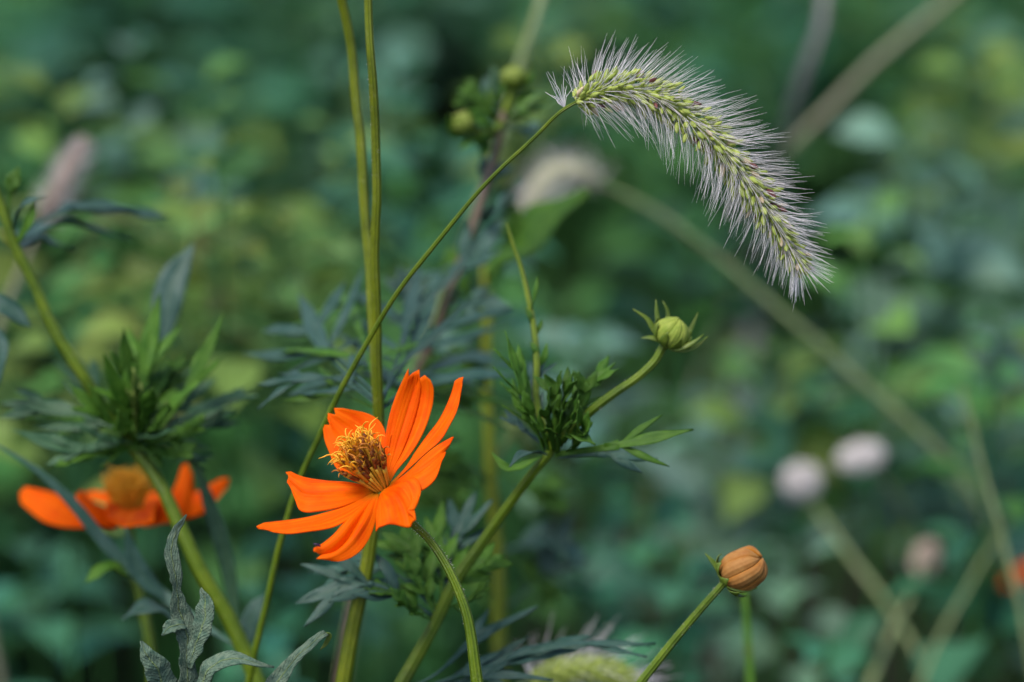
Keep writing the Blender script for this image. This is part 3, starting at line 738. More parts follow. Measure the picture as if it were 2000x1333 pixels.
# ------------------------------------------------------------------ buds
def bud(parent, base, axis, Rr, L, mat, seps, nseg=8, flat=.0, sep_len=.55, twist=.25, sm='bract', seed=1, rib=.09):
    R.seed(seed); x, y, z = frame(axis)
    mb = MB(); tube(mb, spline([base - z*.0012, base, base + z*L*.12], 5), [.0008, Rr*.45, Rr*.62], 10)
    bh = mb.build('bud', sm, parent)
    prof = [(0, .42), (.12, .78), (.3, .98), (.5, 1.0), (.7, .9), (.86, .66 + flat), (.96, .34 + flat), (1.0, .06)]
    for k in range(nseg):
        mb = MB(); vs = []; pcs = []; fs = []; nu = 6; th0 = 2*PI*(k + R.uniform(-.18, .18))/nseg; w = 2*PI/nseg*R.uniform(.6, .75); kr = R.uniform(.95, 1.06); kl = R.uniform(.93, 1.05)
        for j, (h, r) in enumerate(prof):
            for i in range(nu + 1):
                u = -1 + 2*i/nu; th = th0 + u*w + twist*h
                rr = Rr*kr*r*(1 + rib*(1 - u*u) - .08*u + R.uniform(-.01, .01))
                vs.append(base + z*(L*h*kl*(1 - .06*u*u*h)) + (x*math.cos(th) + y*math.sin(th))*rr); pcs.append((u, h, k/nseg))
        for j in range(len(prof) - 1):
            for i in range(nu):
                a = j*(nu + 1) + i; fs.append((a, a + 1, a + nu + 2, a + nu + 1))
        mb.add(vs, fs, pcs); mb.build('petal', mat, bh, .0002, sub=1)
    for k in range(8):
        th = (k + .5)*PI/4; e = x*math.cos(th) + y*math.sin(th); l = L*sep_len
        mb = MB(); blade(mb, [base + e*Rr*.5, base + e*Rr*(1.0 + rib) + z*l*.35, base + e*Rr*(1.12 + rib) + z*l*.8, base + e*Rr*(1.1 + rib) + z*l], [Rr*.3, Rr*.34, Rr*.26, Rr*.02], e, -.15, 4, 0, 10)
        mb.build('sepal', sm, bh, .0002)
    for s in seps:
        mb = MB(); blade(mb, [base - z*.0004] + s, [.0005, .00075, .0007, .0005, .0001], TOCAM + UPV*.6, .3, 2, .1, 12)
        mb.build('bract', sm, bh, .0002)
    return bh

# plant with the round green bud, branching right
def bud_plant():
    R.seed(61); d = .728
    main = [P(1075, 880, d + .004), P(1040, 925, d + .006), P(985, 1000, d + .010), P(930, 1075, d + .013), P(900, 1118, d + .014), P(858, 1200, d + .015), P(820, 1270, d + .015), P(778, 1345, d + .015)]
    low = to_ground(main[-1], -.04, .03)
    t = thing('cosmos_plant', 'leafy cosmos shoot carrying a round green bud on a curved side branch', 'plant', Vector((low[-1].x, low[-1].y, 0)))
    stem(t, [P(1085, 850, d + .003)] + main + low, [.0011, .0012, .0014, .0016, .0017, .0019, .0022, .0026], 'stem', n=80)
    # side branch and bud
    br = [P(1090, 862, d + .003), P(1140, 818, d), P(1200, 768, d - .002), P(1255, 728, d - .003), P(1282, 702, d - .003), P(1297, 676, d - .003)]
    stem(t, br, [.0013, .0012, .0011, .0011, .0011], 'stem', name='branch', n=30)
    hairs(t, br, .0010, 80, .0004)
    b = P(1301, 672, d - .003)
    dp = d - .003
    bud(t, b, RGT*.36 + UPV*.72 - FWD*.42, .0041, .0078, 'bud_green',
        [[P(1288,640,dp), P(1283,615,dp), P(1281,585,dp)], [P(1280,650,dp), P(1265,625,dp), P(1236,604,dp)], [P(1285,664,dp), P(1268,660,dp), P(1252,661,dp)],
         [P(1325,682,dp-.004), P(1350,672,dp-.004), P(1374,654,dp-.003)], [P(1320,684,dp-.003), P(1350,682,dp-.003), P(1382,658,dp-.002)], [P(1345,650,dp+.004), P(1355,630,dp+.004), P(1363,611,dp+.004)],
         [P(1305,630,dp+.005), P(1303,605,dp+.005), P(1294,588,dp+.005)]], sep_len=.72, seed=4, rib=.12)
    # thin shoot above the leafy node
    sh = [P(1075, 870, d + .004), P(1052, 790, d + .006), P(1050, 712, d + .008), P(1040, 620, d + .012), P(1020, 530, d + .016), P(1000, 470, d + .018), P(990, 436, d + .019)]
    stem(t, sh, [.0011, .0010, .0009, .0008, .0006, .0005, .0003], 'stem', name='branch', n=36)
    for (a, c, dd) in (((1037,605),(1050,540),.012), ((1040,640),(1025,600),.012), ((1045,660),(1058,625),.012), ((1050,700),(1036,668),.009), ((1052,720),(1068,670),.009)):
        leaf('leaf', t, [P(*a, d + dd), P((a[0]+c[0])/2 + 3, (a[1]+c[1])/2, d + dd - .001), P(*c, d + dd)], .0009, 'leaf', lobes=0)
    # bracts and young leaves round the node
    tips = [((1062,880),(1018,760),(985,640),0,.0018,'leaf',3), ((1065,870),(1010,790),(1000,735),.004,.0014,'leaf',2), ((1070,860),(1040,760),(1068,700),.008,.0016,'leaf_blue',2),
            ((1080,860),(1085,770),(1062,728),-.003,.0026,'leaf',2), ((1090,860),(1105,780),(1120,725),-.004,.0028,'leaf',2), ((1095,850),(1140,760),(1128,722),-.002,.0024,'leaf',2), ((1100,850),(1140,770),(1205,706),.002,.0024,'leaf',2),
            ((1085,880),(1072,810),(1075,752),-.006,.0022,'leaf',1), ((1100,870),(1120,815),(1132,768),-.007,.002,'leaf',1), ((1078,870),(1110,800),(1158,742),.006,.0022,'leaf',2),
            ((1070,880),(1055,830),(1052,800),-.005,.0014,'leaf',1), ((1090,885),(1092,840),(1100,800),-.008,.0014,'leaf',1), ((1120,880),(1128,840),(1130,782),-.008,.0018,'leaf',0), ((1110,880),(1140,850),(1150,800),-.006,.0022,'leaf',1),
            ((1085,888),(1200,872),(1362,838),-.004,.0021,'leaf',1), ((1090,890),(1180,885),(1290,898),.003,.0022,'leaf_blue',1), ((1070,888),(1020,890),(995,912),-.006,.0020,'leaf_blue',0), ((1060,892),(990,915),(960,884),.002,.0014,'leaf',0),
            ((1060,870),(1010,830),(985,800),.008,.0016,'leaf_blue',1), ((1095,870),(1120,850),(1165,870),-.006,.0024,'leaf',1), ((1070,860),(1030,800),(1022,760),-.002,.0022,'leaf',1)]
    for a, m, c, dz, w, mt, lb in tips:
        leaf('leaf', t, [P(*a, d + .003 + dz*.3), P(*m, d + dz), P(*c, d + dz*1.6)], w*1.05, mt, lobes=lb, spread=.6, lobe_len=.4, term=.6, ribw=.4)
    # lower node leaves, near (850,1200)
    e = d + .015
    for a, m, c, dz, w, mt, lb in [((850,1205),(720,1140),(575,1180),-.004,.003,'leaf_blue',3), ((852,1195),(770,1120),(600,1120),.004,.0028,'leaf_blue',3), ((855,1190),(800,1080),(745,1040),.006,.003,'leaf',3),
            ((862,1180),(860,1090),(830,1010),.01,.003,'leaf',3), ((868,1170),(930,1110),(985,1085),.004,.003,'leaf',3), ((860,1190),(920,1170),(960,1130),-.004,.0025,'leaf',2), ((845,1215),(800,1190),(760,1150),-.006,.0035,'leaf',2),
            ((855,1195),(890,1060),(930,960),.016,.003,'leaf_blue',3), ((850,1200),(820,1140),(790,1080),.0,.003,'leaf',2), ((845,1210),(790,1170),(700,1145),-.003,.003,'leaf',2)]:
        leaf('leaf', t, [P(*a, e), P(*m, e + dz), P(*c, e + dz*1.5)], w, mt, lobes=lb, spread=.7)
    # long grey-blue leaf near the lower edge
    for a, m, c, dz, w, lb in [((900,1330),(1050,1272),(1292,1257),-.004,.0022,2), ((830,1330),(930,1250),(1060,1180),.01,.0022,1), ((850,1340),(960,1290),(1040,1240),.004,.0022,2), ((840,1340),(1000,1290),(1190,1250),.0,.003,2), ((880,1345),(980,1320),(1090,1330),-.008,.0016,1)]:
        leaf('leaf', t, [P(a[0]-60, a[1]+25, e), P(*a, e), P(*m, e + dz), P(*c, e + dz)], w, 'leaf_blue', lobes=lb, spread=.35, lobe_len=.3, term=.6)
bud_plant()

def bud2_plant():
    R.seed(71); d = .716
    sp = [P(1414, 1137, d), P(1390, 1164, d), P(1345, 1218, d + .001), P(1295, 1278, d + .002), P(1248, 1338, d + .003), P(1200, 1420, d + .005)]
    low = to_ground(sp[-1], -.03, .03)
    t = thing('cosmos_plant', 'cosmos stalk bearing a closed ribbed orange-tan bud', 'plant', Vector((low[-1].x, low[-1].y, 0)))
    stem(t, sp + low, [.0009, .0010, .0011, .0012, .0014, .0018, .0022], 'stem', n=60)
    hairs(t, sp, .001, 120, .0004)
    bud(t, P(1416, 1133, d), RGT*.78 + UPV*.50 - FWD*.30, .0048, .0114, 'bud_orange',
        [[P(1402,1112,d), P(1392,1098,d), P(1377,1081,d)], [P(1440,1128,d-.006), P(1450,1118,d-.0065), P(1452,1104,d-.0065)],
         [P(1430,1148,d-.004), P(1455,1154,d-.004), P(1480,1148,d-.003)], [P(1408,1125,d), P(1405,1112,d+.002), P(1408,1100,d+.003)]], nseg=8, flat=.2, sep_len=.25, twist=.2, seed=8, rib=.16)
bud2_plant()

# ------------------------------------------------------------------ tall pair of stems
def tall_stems():
    R.seed(81); d = .716
    a = [P(716, -420, d - .006), P(715, -150, d - .004), P(719, 0, d), P(727, 150, d + .002), P(734, 300, d + .006), P(735, 450, d + .010), P(734, 600, d + .014), P(737, 700, d + .017), P(741, 800, d + .02), P(738, 930, d + .022), P(722, 1080, d + .024), P(700, 1180, d + .026), P(668, 1340, d + .027)]
    low = to_ground(a[-1], -.03, .02)
    t = thing('cosmos_plant', 'tall cosmos with two straight olive-green stems crossing behind the foxtail stalk', 'plant', Vector((low[-1].x, low[-1].y, 0)))
    stem(t, a + low, [.0009, .0010, .0011, .0012, .0013, .0014, .0016, .0019, .0021, .0024, .003], 'stem_olive', n=120)
    b = [P(600, -420, d + .0), P(640, -150, d + .014), P(668, 0, d + .022), P(688, 120, d + .026), P(703, 260, d + .027), P(713, 400, d + .027), P(722, 520, d + .026), P(730, 640, d + .024), P(739, 780, d + .021)]
    stem(t, b, [.0011, .0012, .0013, .0013, .0013, .0014], 'stem_olive', name='branch', n=60)
    for p, ax in ((a[0], UPV), (b[0], UPV - RGT*.3)):
        bud(t, p, ax, .004, .008, 'bud_green', [], seed=3)
    hairs(t, a[2:8], .0010, 50, .0003)
    e = d + .022
    for A, m, c, dz, w, mt, lb in [((735,790),(660,742),(500,752),-.012,.0030,'leaf_blue',2), ((735,800),(650,770),(530,790),-.010,.0022,'leaf',1), ((732,780),(640,690),(585,575),.012,.0040,'leaf_blue',3), ((735,770),(650,690),(625,675),.01,.003,'leaf_blue',1),
            ((742,780),(800,690),(860,540),.018,.0035,'leaf_blue',3), ((745,790),(790,660),(820,520),.02,.0032,'leaf_blue',2), ((745,800),(850,720),(990,690),.03,.004,'leaf_blue',2),
            ((738,770),(700,640),(660,560),.02,.003,'leaf',2), ((744,790),(860,770),(960,770),.03,.003,'leaf',2)]:
        leaf('leaf', t, [P(*A, e), P(*m, e + .025 + dz), P(*c, e + .045 + dz*2.0)], w*.85, mt, lobes=lb, spread=.75)
tall_stems()

# ------------------------------------------------------------------ withered grey leaf in front
def withered():
    R.seed(91); d = .698
    q = lambda x, y, z=0: P(x/2.857, 980 + y/2.857, d + z)
    k = PX(d)/2.857
    base = P(330, 1420, d + .004); low = to_ground(base, -.01, .02)
    t = thing('withered_plant', 'withered grey-green dusty leaf with crinkled lobes standing upright', 'leaf', Vector((low[-1].x, low[-1].y, 0)))
    stem(t, [base] + low, [.0012, .0016, .002], 'stem', n=20)
    def lf(pts, ws, nrm=TOCAM, fold=.10, wave=.10):
        mb = MB(); blade(mb, pts, [w*k*1.22 for w in ws], nrm.normalized(), fold, 8, wave, 46, teeth=.16)
        for i, v in enumerate(mb.v):
            mb.v[i] = v + TOCAM*(.0007*noise.noise(v*420) + .0004*noise.noise(v*1100)) + RGT*(.0005*noise.noise(v*500 + Vector((9, 0, 0))))
        return mb.build('leaf', 'leaf_dusty', t, .0003)
    lf([base, q(1045,1010,.002), q(1042,860), q(1040,740), q(1012,640), q(990,540,-.001), q(985,440,-.002), q(968,350,-.002), q(955,270,-.001), q(972,180,.001), q(1040,74,.003)],
       [20, 48, 50, 46, 36, 30, 46, 50, 42, 24, 28, 34, 28, 16, 2], TOCAM + RGT*.25)
    lf([q(1055,930), q(1095,800,-.001), q(1130,690,-.002), q(1148,600,-.002), q(1124,482,0)], [10, 32, 46, 50, 44, 2], TOCAM - RGT*.4)
    lf([q(1035,690), q(990,688,-.002), q(945,705,-.003), q(908,748,-.003)], [14, 30, 34, 26, 2], TOCAM + UPV*.6)
    lf([base, q(905,1020,.001), q(868,920,-.002), q(815,840,-.003), q(790,780,-.002)], [18, 62, 70, 62, 48, 4], TOCAM + RGT*.3)
    lf([base, q(1120,1030), q(1180,925,-.003), q(1270,880,-.005), q(1370,885,-.006), q(1445,908,-.006), q(1530,926,-.005)], [10, 22, 40, 50, 44, 24, 2], TOCAM + UPV*.9)
    lf([base, q(1420,1120,-.001), q(1540,1010,-.003), q(1650,875,-.004), q(1740,790,-.004), q(1815,732,-.003)], [14, 36, 46, 42, 32, 14], TOCAM + UPV*.4 - RGT*.3)
    mb = MB(); blade(mb, [q(1806,738,-.003), q(1838,742,-.002), q(1822,785,-.001), q(1788,830,0)], [8*k, 14*k, 12*k, 1*k], TOCAM, .3, 4, .2, 12)
    mb.build('leaf', 'leaf_yellow', t, .0002)
withered()

# ------------------------------------------------------------------ left plant with whorl of leaves
def left_plant():
    R.seed(101); d = .77
    sp = [P(-60, 250, d - .006), P(-25, 330, d - .005), P(2, 400, d - .004), P(30, 480, d - .003), P(65, 560, d - .002), P(110, 650, d - .001), P(155, 725, d), P(205, 800, d + .002), P(265, 880, d + .002), P(320, 960, d - .001), P(355, 1040, d - .002), P(400, 1130, d - .002), P(450, 1215, d - .001), P(490, 1300, d), P(520, 1390, d)]
    low = to_ground(sp[-1], .03, .02)
    t = thing('cosmos_plant', 'blurred cosmos with a slanting green stem through a dense whorl of narrow leaves', 'plant', Vector((low[-1].x, low[-1].y, 0)))
    stem(t, sp + low, [.0011, .0013, .0015, .0016, .0017, .0019, .0021, .0023, .0026, .003], 'stem', n=110)
    nd = P(275, 860, d)
    T2 = [((0,788),'leaf_teal',.0032,2,.008), ((24,840),'leaf_teal',.0026,1,-.004), ((132,750),'leaf',.0026,1,-.008), ((202,690),'leaf',.0026,1,-.01), ((240,640),'leaf',.003,1,-.006), ((287,625),'leaf',.003,1,.006), ((312,575),'leaf',.003,1,.002),
          ((440,608),'leaf',.0024,1,.0), ((390,745),'leaf',.003,1,-.008), ((500,757),'leaf_teal',.0034,2,.01), ((425,738),'leaf_teal',.003,1,.014), ((420,892),'leaf_teal',.003,1,.006), ((100,914),'leaf',.003,1,-.006), ((164,838),'leaf_teal',.0024,1,-.012),
          ((345,840),'leaf_teal',.002,0,-.014), ((330,700),'leaf',.0034,2,.01), ((260,720),'leaf_yellow',.003,1,-.01), ((360,690),'leaf',.0032,1,.012), ((170,780),'leaf',.003,2,.006), ((400,820),'leaf',.0032,2,-.004), ((210,760),'leaf',.003,1,-.004),
          ((90,800),'leaf',.003,2,.014), ((460,800),'leaf_teal',.0034,2,.016), ((300,760),'leaf',.0032,1,-.012), ((330,790),'leaf',.003,1,-.012), ((230,800),'leaf',.003,1,-.012), ((150,890),'leaf',.0026,2,-.002), ((380,880),'leaf',.0028,2,-.004), ((120,660),'leaf_teal',.003,1,.02)]
    for (cx, cy), mt, w, lb, dz in T2:
        c = P(cx, cy, d + dz*1.4); a = nd + jit(.002)
        m = a.lerp(c, .55) + UPV*(c - a).length*R.uniform(-.12, .06) + TOCAM*R.uniform(-.004, .004)
        leaf('leaf', t, [a, m, c], w, mt, lobes=lb, spread=.5, lobe_len=.4, term=.65, ribw=.35)
    for _ in range(8):                                     # short crowded leaflets at the node
        a = nd + jit(.003) + UPV*R.uniform(-.004, .004); ang = R.uniform(-1.9, 1.9); l = R.uniform(.007, .016)
        dr = (RGT*math.sin(ang) + UPV*math.cos(ang)*.9 + FWD*R.uniform(-.6, .3)).normalized()
        leaf('leaf', t, [a, a + dr*l*.5 + jit(.001), a + dr*l], .0024, 'leaf', lobes=0)
    # leaves at the upper node
    e = d - .003
    for A, m, c, w, mt, lb, dz in [((15,430),(22,375),(38,325),.003,'leaf',1,0), ((22,455),(50,400),(90,385),.0022,'leaf_blue',0,-.004), ((30,480),(55,440),(70,392),.002,'leaf',0,-.004), ((28,485),(6,460),(-10,440),.002,'leaf_yellow',0,0)]:
        leaf('leaf', t, [P(*A, e), P(*m, e + dz), P(*c, e + dz)], w, mt, lobes=lb, spread=.6)
    e = d + .03
    for A, m, c, w, lb in [((20,470),(150,410),(330,425),.0045,1), ((25,480),(140,440),(255,470),.004,0), ((25,490),(80,470),(150,492),.0045,0)]:
        leaf('leaf', t, [P(*A, d), P(*m, e), P(*c, e + .01)], w, 'leaf_blue', lobes=lb, spread=.4)
    # leaves coming in from beyond the frame
    leaf('leaf', t, [P(-60, 590, d), P(0, 598, d), P(62, 640, d)], .0034, 'leaf_blue', lobes=0)
    leaf('leaf', t, [P(-30, 620, d), P(-2, 680, d), P(-6, 760, d)], .003, 'leaf_blue', lobes=0)
    leaf('leaf', t, [P(318, 680, d + .03), P(335, 560, d + .032), P(378, 476, d + .036)], .0046, 'leaf_blue', TOCAM + RGT*.2, lobes=0)
    # long grey-blue leaf crossing in front of the far flower
    leaf('leaf', t, [P(470, 1270, d - .002), P(330, 1172, d + .012), P(205, 1062, d + .014), P(140, 982, d + .012), P(80, 925, d + .010), P(-30, 855, d + .008)], .0019, 'leaf_blue', TOCAM + UPV*.3, lobes=0)
    leaf('leaf', t, [P(330, 1180, d + .012), P(270, 1110, d + .008), P(245, 1030, d + .004)], .0026, 'leaf_blue', TOCAM, lobes=0)
    leaf('leaf', t, [P(260, 1130, d + .012), P(215, 1110, d + .008), P(165, 1140, d + .004)], .003, 'leaf', lobes=0)
    leaf('leaf', t, [P(345, 1215, d + .0), P(290, 1190, d - .004), P(238, 1210, d - .006)], .004, 'leaf_blue', lobes=0)
    leaf('leaf', t, [P(470, 1260, d + .02), P(440, 1080, d + .02), P(370, 870, d + .022)], .0026, 'leaf_teal', TOCAM, lobes=0)
    leaf('leaf', t, [P(480, 1270, d + .01), P(500, 1190, d + .01), P(520, 1160, d + .01)], .003, 'leaf_blue', lobes=0)
left_plant()

# ------------------------------------------------------------------ blurred orange cosmos behind it
def far_flower():
    R.seed(111); d = .805
    sp = [P(250, 1010, d), P(258, 1080, d), P(275, 1170, d - .002), P(290, 1260, d - .004), P(300, 1360, d - .004)]
    low = to_ground(sp[-1], .02, .03)
    t = thing('cosmos_plant', 'blurred orange cosmos flower seen from the side behind grey-blue leaves', 'flower', Vector((low[-1].x, low[-1].y, 0)))
    stem(t, sp + low, [.0012, .0014, .0017, .002, .0024], 'stem', n=40)
    base = P(250, 1000, d); ax = UPV*.95 - FWD*.2
    mb = MB(); tube(mb, spline([base - ax*.006, base - ax*.003, base, base + ax*.001], 8), [.001, .0024, .0034, .0028], 12); fh = mb.build('flower_head', 'bract', t)
    F = [([(240,1005,0),(180,1000,0),(100,962,.002),(50,952,.002)], [(245,1015,0),(160,1032,-.002),(90,1022,-.002),(42,985,0)], [(38,965,.001)], .1),
         ([(240,1000,-.002),(190,985,-.006),(158,958,-.012)], [(250,1012,-.002),(215,1034,-.012),(180,1020,-.016),(150,985,-.016)], [(148,968,-.015)], .12),
         ([(240,1005,-.002),(225,985,-.01),(208,980,-.02)], [(262,1005,-.002),(290,985,-.01),(305,978,-.02)], [(208,1015,-.024),(240,1030,-.026),(300,1020,-.025)], .08),
         ([(255,1008,-.002),(290,990,-.01),(325,972,-.016)], [(255,1015,-.002),(290,1030,-.016),(320,1022,-.02)], [(332,995,-.018)], .1),
         ([(258,1008,0),(310,995,-.004),(342,950,-.006),(355,910,-.004)], [(262,1015,0),(330,1022,-.006),(368,1008,-.008),(378,960,-.006)], [(366,905,-.004),(376,925,-.005)], .1),
         ([(258,1005,.002),(330,990,.006),(395,955,.008),(430,936,.008)], [(260,1012,.002),(340,1015,.004),(402,1000,.006),(432,965,.007)], [(448,934,.008),(446,950,.008)], .1),
         ([(245,1000,.002),(210,985,.012),(160,968,.018)], [(255,1000,.002),(250,980,.014),(215,962,.02)], [(185,958,.02)], .05),
         ([(250,1000,.002),(260,980,.014),(290,962,.02)], [(258,1004,.002),(300,990,.012),(345,975,.018)], [(330,962,.02)], .05)]
    for i, (L, Rt, tp, bl) in enumerate(F):
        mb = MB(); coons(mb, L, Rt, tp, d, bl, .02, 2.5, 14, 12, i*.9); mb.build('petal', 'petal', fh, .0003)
    disc(fh, base + ax*.001, ax, .0042, .0054, .0062, 60, 12, None, 'style', 'style')
far_flower()

# ------------------------------------------------------------------ brown-stemmed plant with two buds, centre
def middle_plant():
    R.seed(121); d = .825
    sp = [P(985, 215, d), P(975, 260, d), P(958, 330, d), P(930, 420, d), P(900, 510, d + .002), P(868, 600, d + .004), P(828, 700, d + .006), P(785, 790, d + .008), P(758, 900, d + .01), P(728, 1040, d + .012), P(700, 1160, d + .012), P(664, 1340, d + .012)]
    low = to_ground(sp[-1], -.02, .03)
    t = thing('cosmos_plant', 'blurred brown-stemmed cosmos topped by two small round yellow-green buds', 'plant', Vector((low[-1].x, low[-1].y, 0)))
    stem(t, sp + low, [.0010, .0013, .0014, .0015, .0016, .0017, .0019, .0022], 'stem_brown', n=70)
    stem(t, [P(985, 220, d), P(998, 190, d), P(1003, 168, d)], [.0012, .0011, .001], 'stem', name='branch', n=10)
    stem(t, [P(982, 240, d), P(950, 262, d - .003), P(925, 258, d - .006), P(912, 246, d - .008)], [.0012, .0011, .001], 'stem', name='branch', n=12)
    bud(t, P(1003, 172, d), UPV*.95 - FWD*.2, .0033, .0064, 'bud_dull', [], sep_len=.75, seed=5)
    bud(t, P(914, 250, d - .008), UPV*.5 - RGT*.45 - FWD*.7, .0030, .006, 'bud_dull', [], sep_len=.75, seed=6)
    for A, m, c, w, mt, lb, dz in [((985,240),(930,205),(885,190),.0034,'leaf',2,0), ((915,262),(890,255),(875,225),.003,'leaf',0,-.008), ((918,262),(930,275),(900,290),.0035,'leaf',0,-.008), ((1000,180),(1030,165),(1045,135),.0026,'leaf',0,0), ((1000,182),(972,165),(960,130),.0026,'leaf_teal',0,0), ((985,240),(940,195),(900,165),.003,'leaf',2,0), ((985,235),(960,190),(948,150),.003,'leaf_blue',1,.004), ((985,235),(1010,200),(1045,180),.0026,'leaf',1,0), ((985,240),(1030,220),(1075,190),.0026,'leaf',1,.004),
            ((982,255),(940,280),(905,275),.0034,'leaf',1,-.004), ((985,250),(1030,255),(1060,240),.003,'leaf_blue',1,0), ((980,255),(945,240),(915,215),.004,'leaf',1,-.008), ((985,230),(975,190),(985,160),.0026,'leaf',1,0), ((988,240),(1010,225),(1030,215),.003,'leaf',1,-.004),
            ((930,430),(960,340),(1010,330),.003,'leaf_blue',1,.0), ((905,500),(960,420),(1020,350),.0034,'leaf_blue',1,-.01), ((870,600),(900,540),(990,420),.0035,'leaf_blue',1,-.008), ((868,605),(930,590),(1000,600),.0035,'leaf_blue',1,-.008), ((850,650),(800,600),(780,520),.0036,'leaf_blue',2,0),
            ((828,705),(880,700),(960,740),.004,'leaf',2,.0), ((800,800),(860,760),(930,790),.004,'leaf',2,.006), ((900,510),(850,540),(790,610),.003,'leaf_blue',2,0),
            ((758,900),(850,880),(920,960),.004,'leaf',3,.01), ((758,900),(850,940),(900,1040),.004,'leaf',3,0), ((738,1000),(830,960),(900,880),.004,'leaf',2,.01)]:
        leaf('leaf', t, [P(*A, d + .003), P(*m, d + dz), P(*c, d + dz*1.5)], w, mt, lobes=lb, spread=.7)
middle_plant()
def olive_plant():
    R.seed(131); d = .875
    sp = [P(948, 520, d + .004), P(952, 600, d), P(953, 760, d), P(958, 900, d), P(970, 1080, d), P(977, 1230, d), P(980, 1360, d)]
    low = to_ground(sp[-1], .02, .03)
    t = thing('cosmos_plant', 'blurred cosmos with one thick upright olive stem and broad bright green leaves', 'plant', Vector((low[-1].x, low[-1].y, 0)))
    stem(t, sp + low, [.0016, .0017, .0019, .0021, .0024, .0026, .0028, .003], 'stem_olive', n=70)
    for A, m, c, w, mt, lb, dz in [((950,540),(1040,470),(1150,370),.011,'leaf',0,-.01), ((955,560),(1000,480),(1010,400),.006,'leaf',1,0), ((955,620),(900,560),(880,480),.005,'leaf',1,0), ((958,900),(1040,960),(1120,940),.008,'leaf',1,0), ((960,910),(1010,850),(1040,900),.006,'leaf_yellow',1,.02),
            ((955,700),(900,700),(850,640),.006,'leaf_blue',1,.02), ((970,1080),(1060,1060),(1150,1100),.005,'leaf_blue',2,0), ((970,1090),(1020,1100),(1090,1180),.004,'leaf',2,0), ((960,930),(880,960),(820,930),.006,'leaf',2,.01), ((975,1200),(1060,1120),(1120,1000),.004,'leaf_blue',1,0), ((975,1200),(900,1130),(850,1040),.005,'leaf',2,.01)]:
        leaf('leaf', t, [P(*A, d), P(*m, d + dz), P(*c, d + dz*1.6)], w, mt, lobes=lb, spread=.6)
olive_plant()

# ------------------------------------------------------------------ blurred grasses and seed heads behind
def grass_blade(label, pts, ws, mat, nrm=None, dx=0, dy=.05, name='grass_tuft'):
    low = to_ground(pts[-1], dx, dy); g = low[-1]
    t = thing(name, label, 'grass', Vector((g.x, g.y, 0)))
    mb = MB(); blade(mb, pts + low, ws, (nrm or TOCAM), .35, 4, .03, 40); mb.build('blade', mat, t, .0004)
def stalk(label, pts, radii, mat, dx=0, dy=.05):
    low = to_ground(pts[-1], dx, dy); g = low[-1]
    t = thing('grass_stalk', label, 'grass', Vector((g.x, g.y, 0)))
    stem(t, pts + low, radii, mat, n=50)
R.seed(141)
stalk('blurred pale upright stalk behind the two small round buds', [P(1100, -150, .95), P(1056, 0, .94), P(1016, 130, .94), P(972, 290, .94), P(930, 420, .95), P(868, 600, .96), P(790, 790, .97), P(735, 1000, .97), P(700, 1150, .97), P(668, 1340, .97)], [.0014, .0016, .0018, .002, .002], 'stem_pale', -.05)
grass_blade('blurred bright green upright grass blade below the orange-tan bud', [P(1450, 1100, .83), P(1455, 1180, .828), P(1462, 1260, .825), P(1465, 1350, .822)], [.0006, .0028, .0034, .0036, .0036, .0036], 'grass')
stalk('blurred long tan grass stalk slanting up to the right behind the foxtail', [P(1990, -130, 1.14), P(1850, 0, 1.15), P(1700, 130, 1.16), P(1560, 272, 1.17), P(1500, 350, 1.27), P(1460, 470, 1.42), P(1430, 600, 1.6)], [.001, .0017, .0017, .0016, .0015, .0015, .0015], 'straw', -.08, .05)
grass_blade('blurred dry grey grass leaf hanging steeply beside the tan stalk', [P(1615, -60, 1.12), P(1606, 40, 1.12), P(1570, 140, 1.125), P(1536, 250, 1.15), P(1510, 380, 1.3), P(1490, 520, 1.5)], [.0015, .003, .0045, .0048, .004, .003, .003, .002], 'grass_grey', None, -.03)
stalk('blurred pale stalk rising right beside the white seed heads', [P(1880, 760, .93), P(1915, 900, .93), P(1955, 1040, .93), P(1990, 1180, .93)], [.0006, .0009, .001, .0011], 'stem_pale', .05)
stalk('blurred pale stalk slanting across the lower right corner', [P(1990, 990, 1.02), P(1900, 1130, 1.02), P(1820, 1280, 1.02), P(1790, 1360, 1.02)], [.0006, .0009, .0011, .0012], 'stem_pale', -.04)
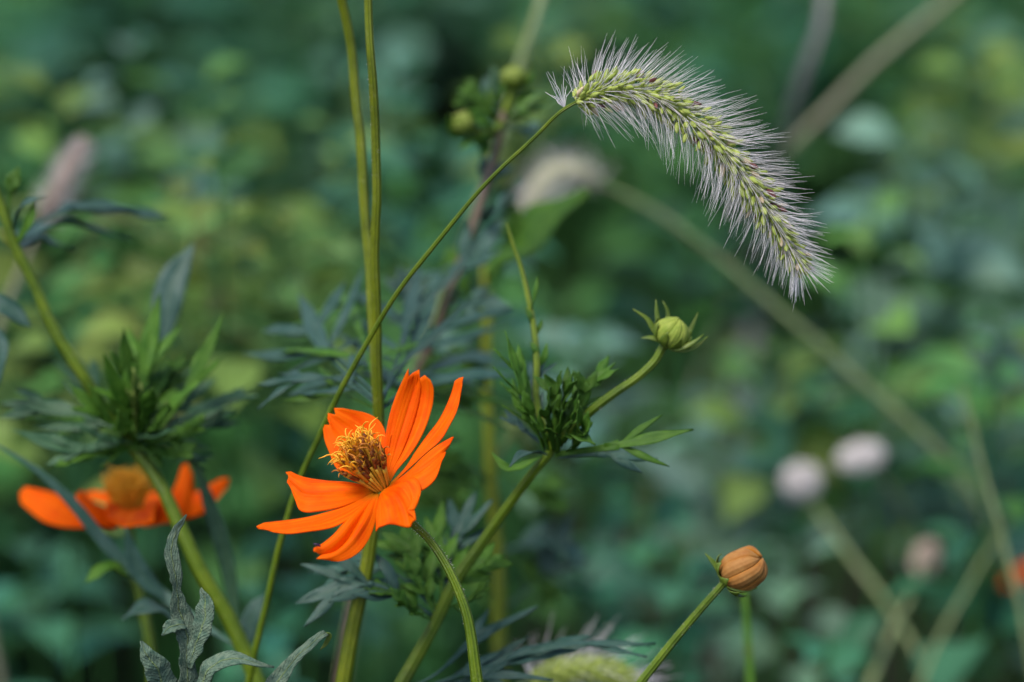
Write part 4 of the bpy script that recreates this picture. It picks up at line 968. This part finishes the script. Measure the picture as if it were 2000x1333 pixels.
def pale_head(label, c, ax, stalk_pts, r=.0072, L=.013, seed=1, n=150, mat='pale_head'):
    R.seed(seed); low = to_ground(stalk_pts[-1], .03, .05); g = low[-1]
    t = thing('seed_head', label, 'seed head', Vector((g.x, g.y, 0)))
    stem(t, [c] + stalk_pts + low, [.001, .0011, .0012, .0012, .0014], 'stem_pale', n=50)
    x, y, z = frame(ax); mb = MB()
    for i in range(n):
        h = 1 - 2*(i + .5)/n; rr = math.sqrt(1 - h*h); a = i*2.4
        dr = (x*math.cos(a) + y*math.sin(a))*rr*r + z*h*L*.5
        e = dr.normalized()
        tube(mb, [c + dr*.3, c + dr*.75, c + dr*R.uniform(.9, 1.1)], [.0006, .0013, .0003], 5, cap=False)
    mb.build('head', mat, t)
pale_head('blurred round whitish seed head on a stalk slanting down to the right', P(1566, 940, 1.1), UPV, [P(1590, 985, 1.1), P(1650, 1070, 1.09), P(1735, 1185, 1.07), P(1800, 1290, 1.05)], .0078, .015, 3)
pale_head('blurred oval whitish seed head touching a grey-blue leaf', P(1683, 893, 1.1), RGT + UPV*.2, [P(1720, 930, 1.11), P(1790, 1040, 1.14), P(1850, 1200, 1.2)], .0062, .019, 4)
pale_head('blurred dull greyish seed head at the end of a stalk rising from below', P(1808, 1092, 1.1), UPV + RGT*.3, [P(1790, 1140, 1.07), P(1745, 1230, 1.02), P(1700, 1333, 1.0)], .0055, .015, 5, 90, 'dry_head')
def edge_flower():
    R.seed(151); d = 1.2; c = P(2030, 1150, d); low = to_ground(c - UPV*.03, .02, .04)
    t = thing('cosmos_plant', 'very blurred orange flower among grass stalks', 'flower', Vector((low[-1].x, low[-1].y, 0)))
    stem(t, [c, c - UPV*.03] + low, [.0012, .0016, .002], 'stem', n=30)
    mb = MB(); tube(mb, [c - UPV*.004, c, c + UPV*.002], [.0015, .004, .002], 10); fh = mb.build('flower_head', 'floret', t)
    for k in range(7):
        a = k*2*PI/7; e = RGT*math.cos(a) + (FWD*.9 + UPV*.3)*math.sin(a)
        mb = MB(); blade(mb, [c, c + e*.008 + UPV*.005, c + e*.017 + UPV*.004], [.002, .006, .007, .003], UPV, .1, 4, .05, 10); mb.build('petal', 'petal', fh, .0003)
edge_flower()
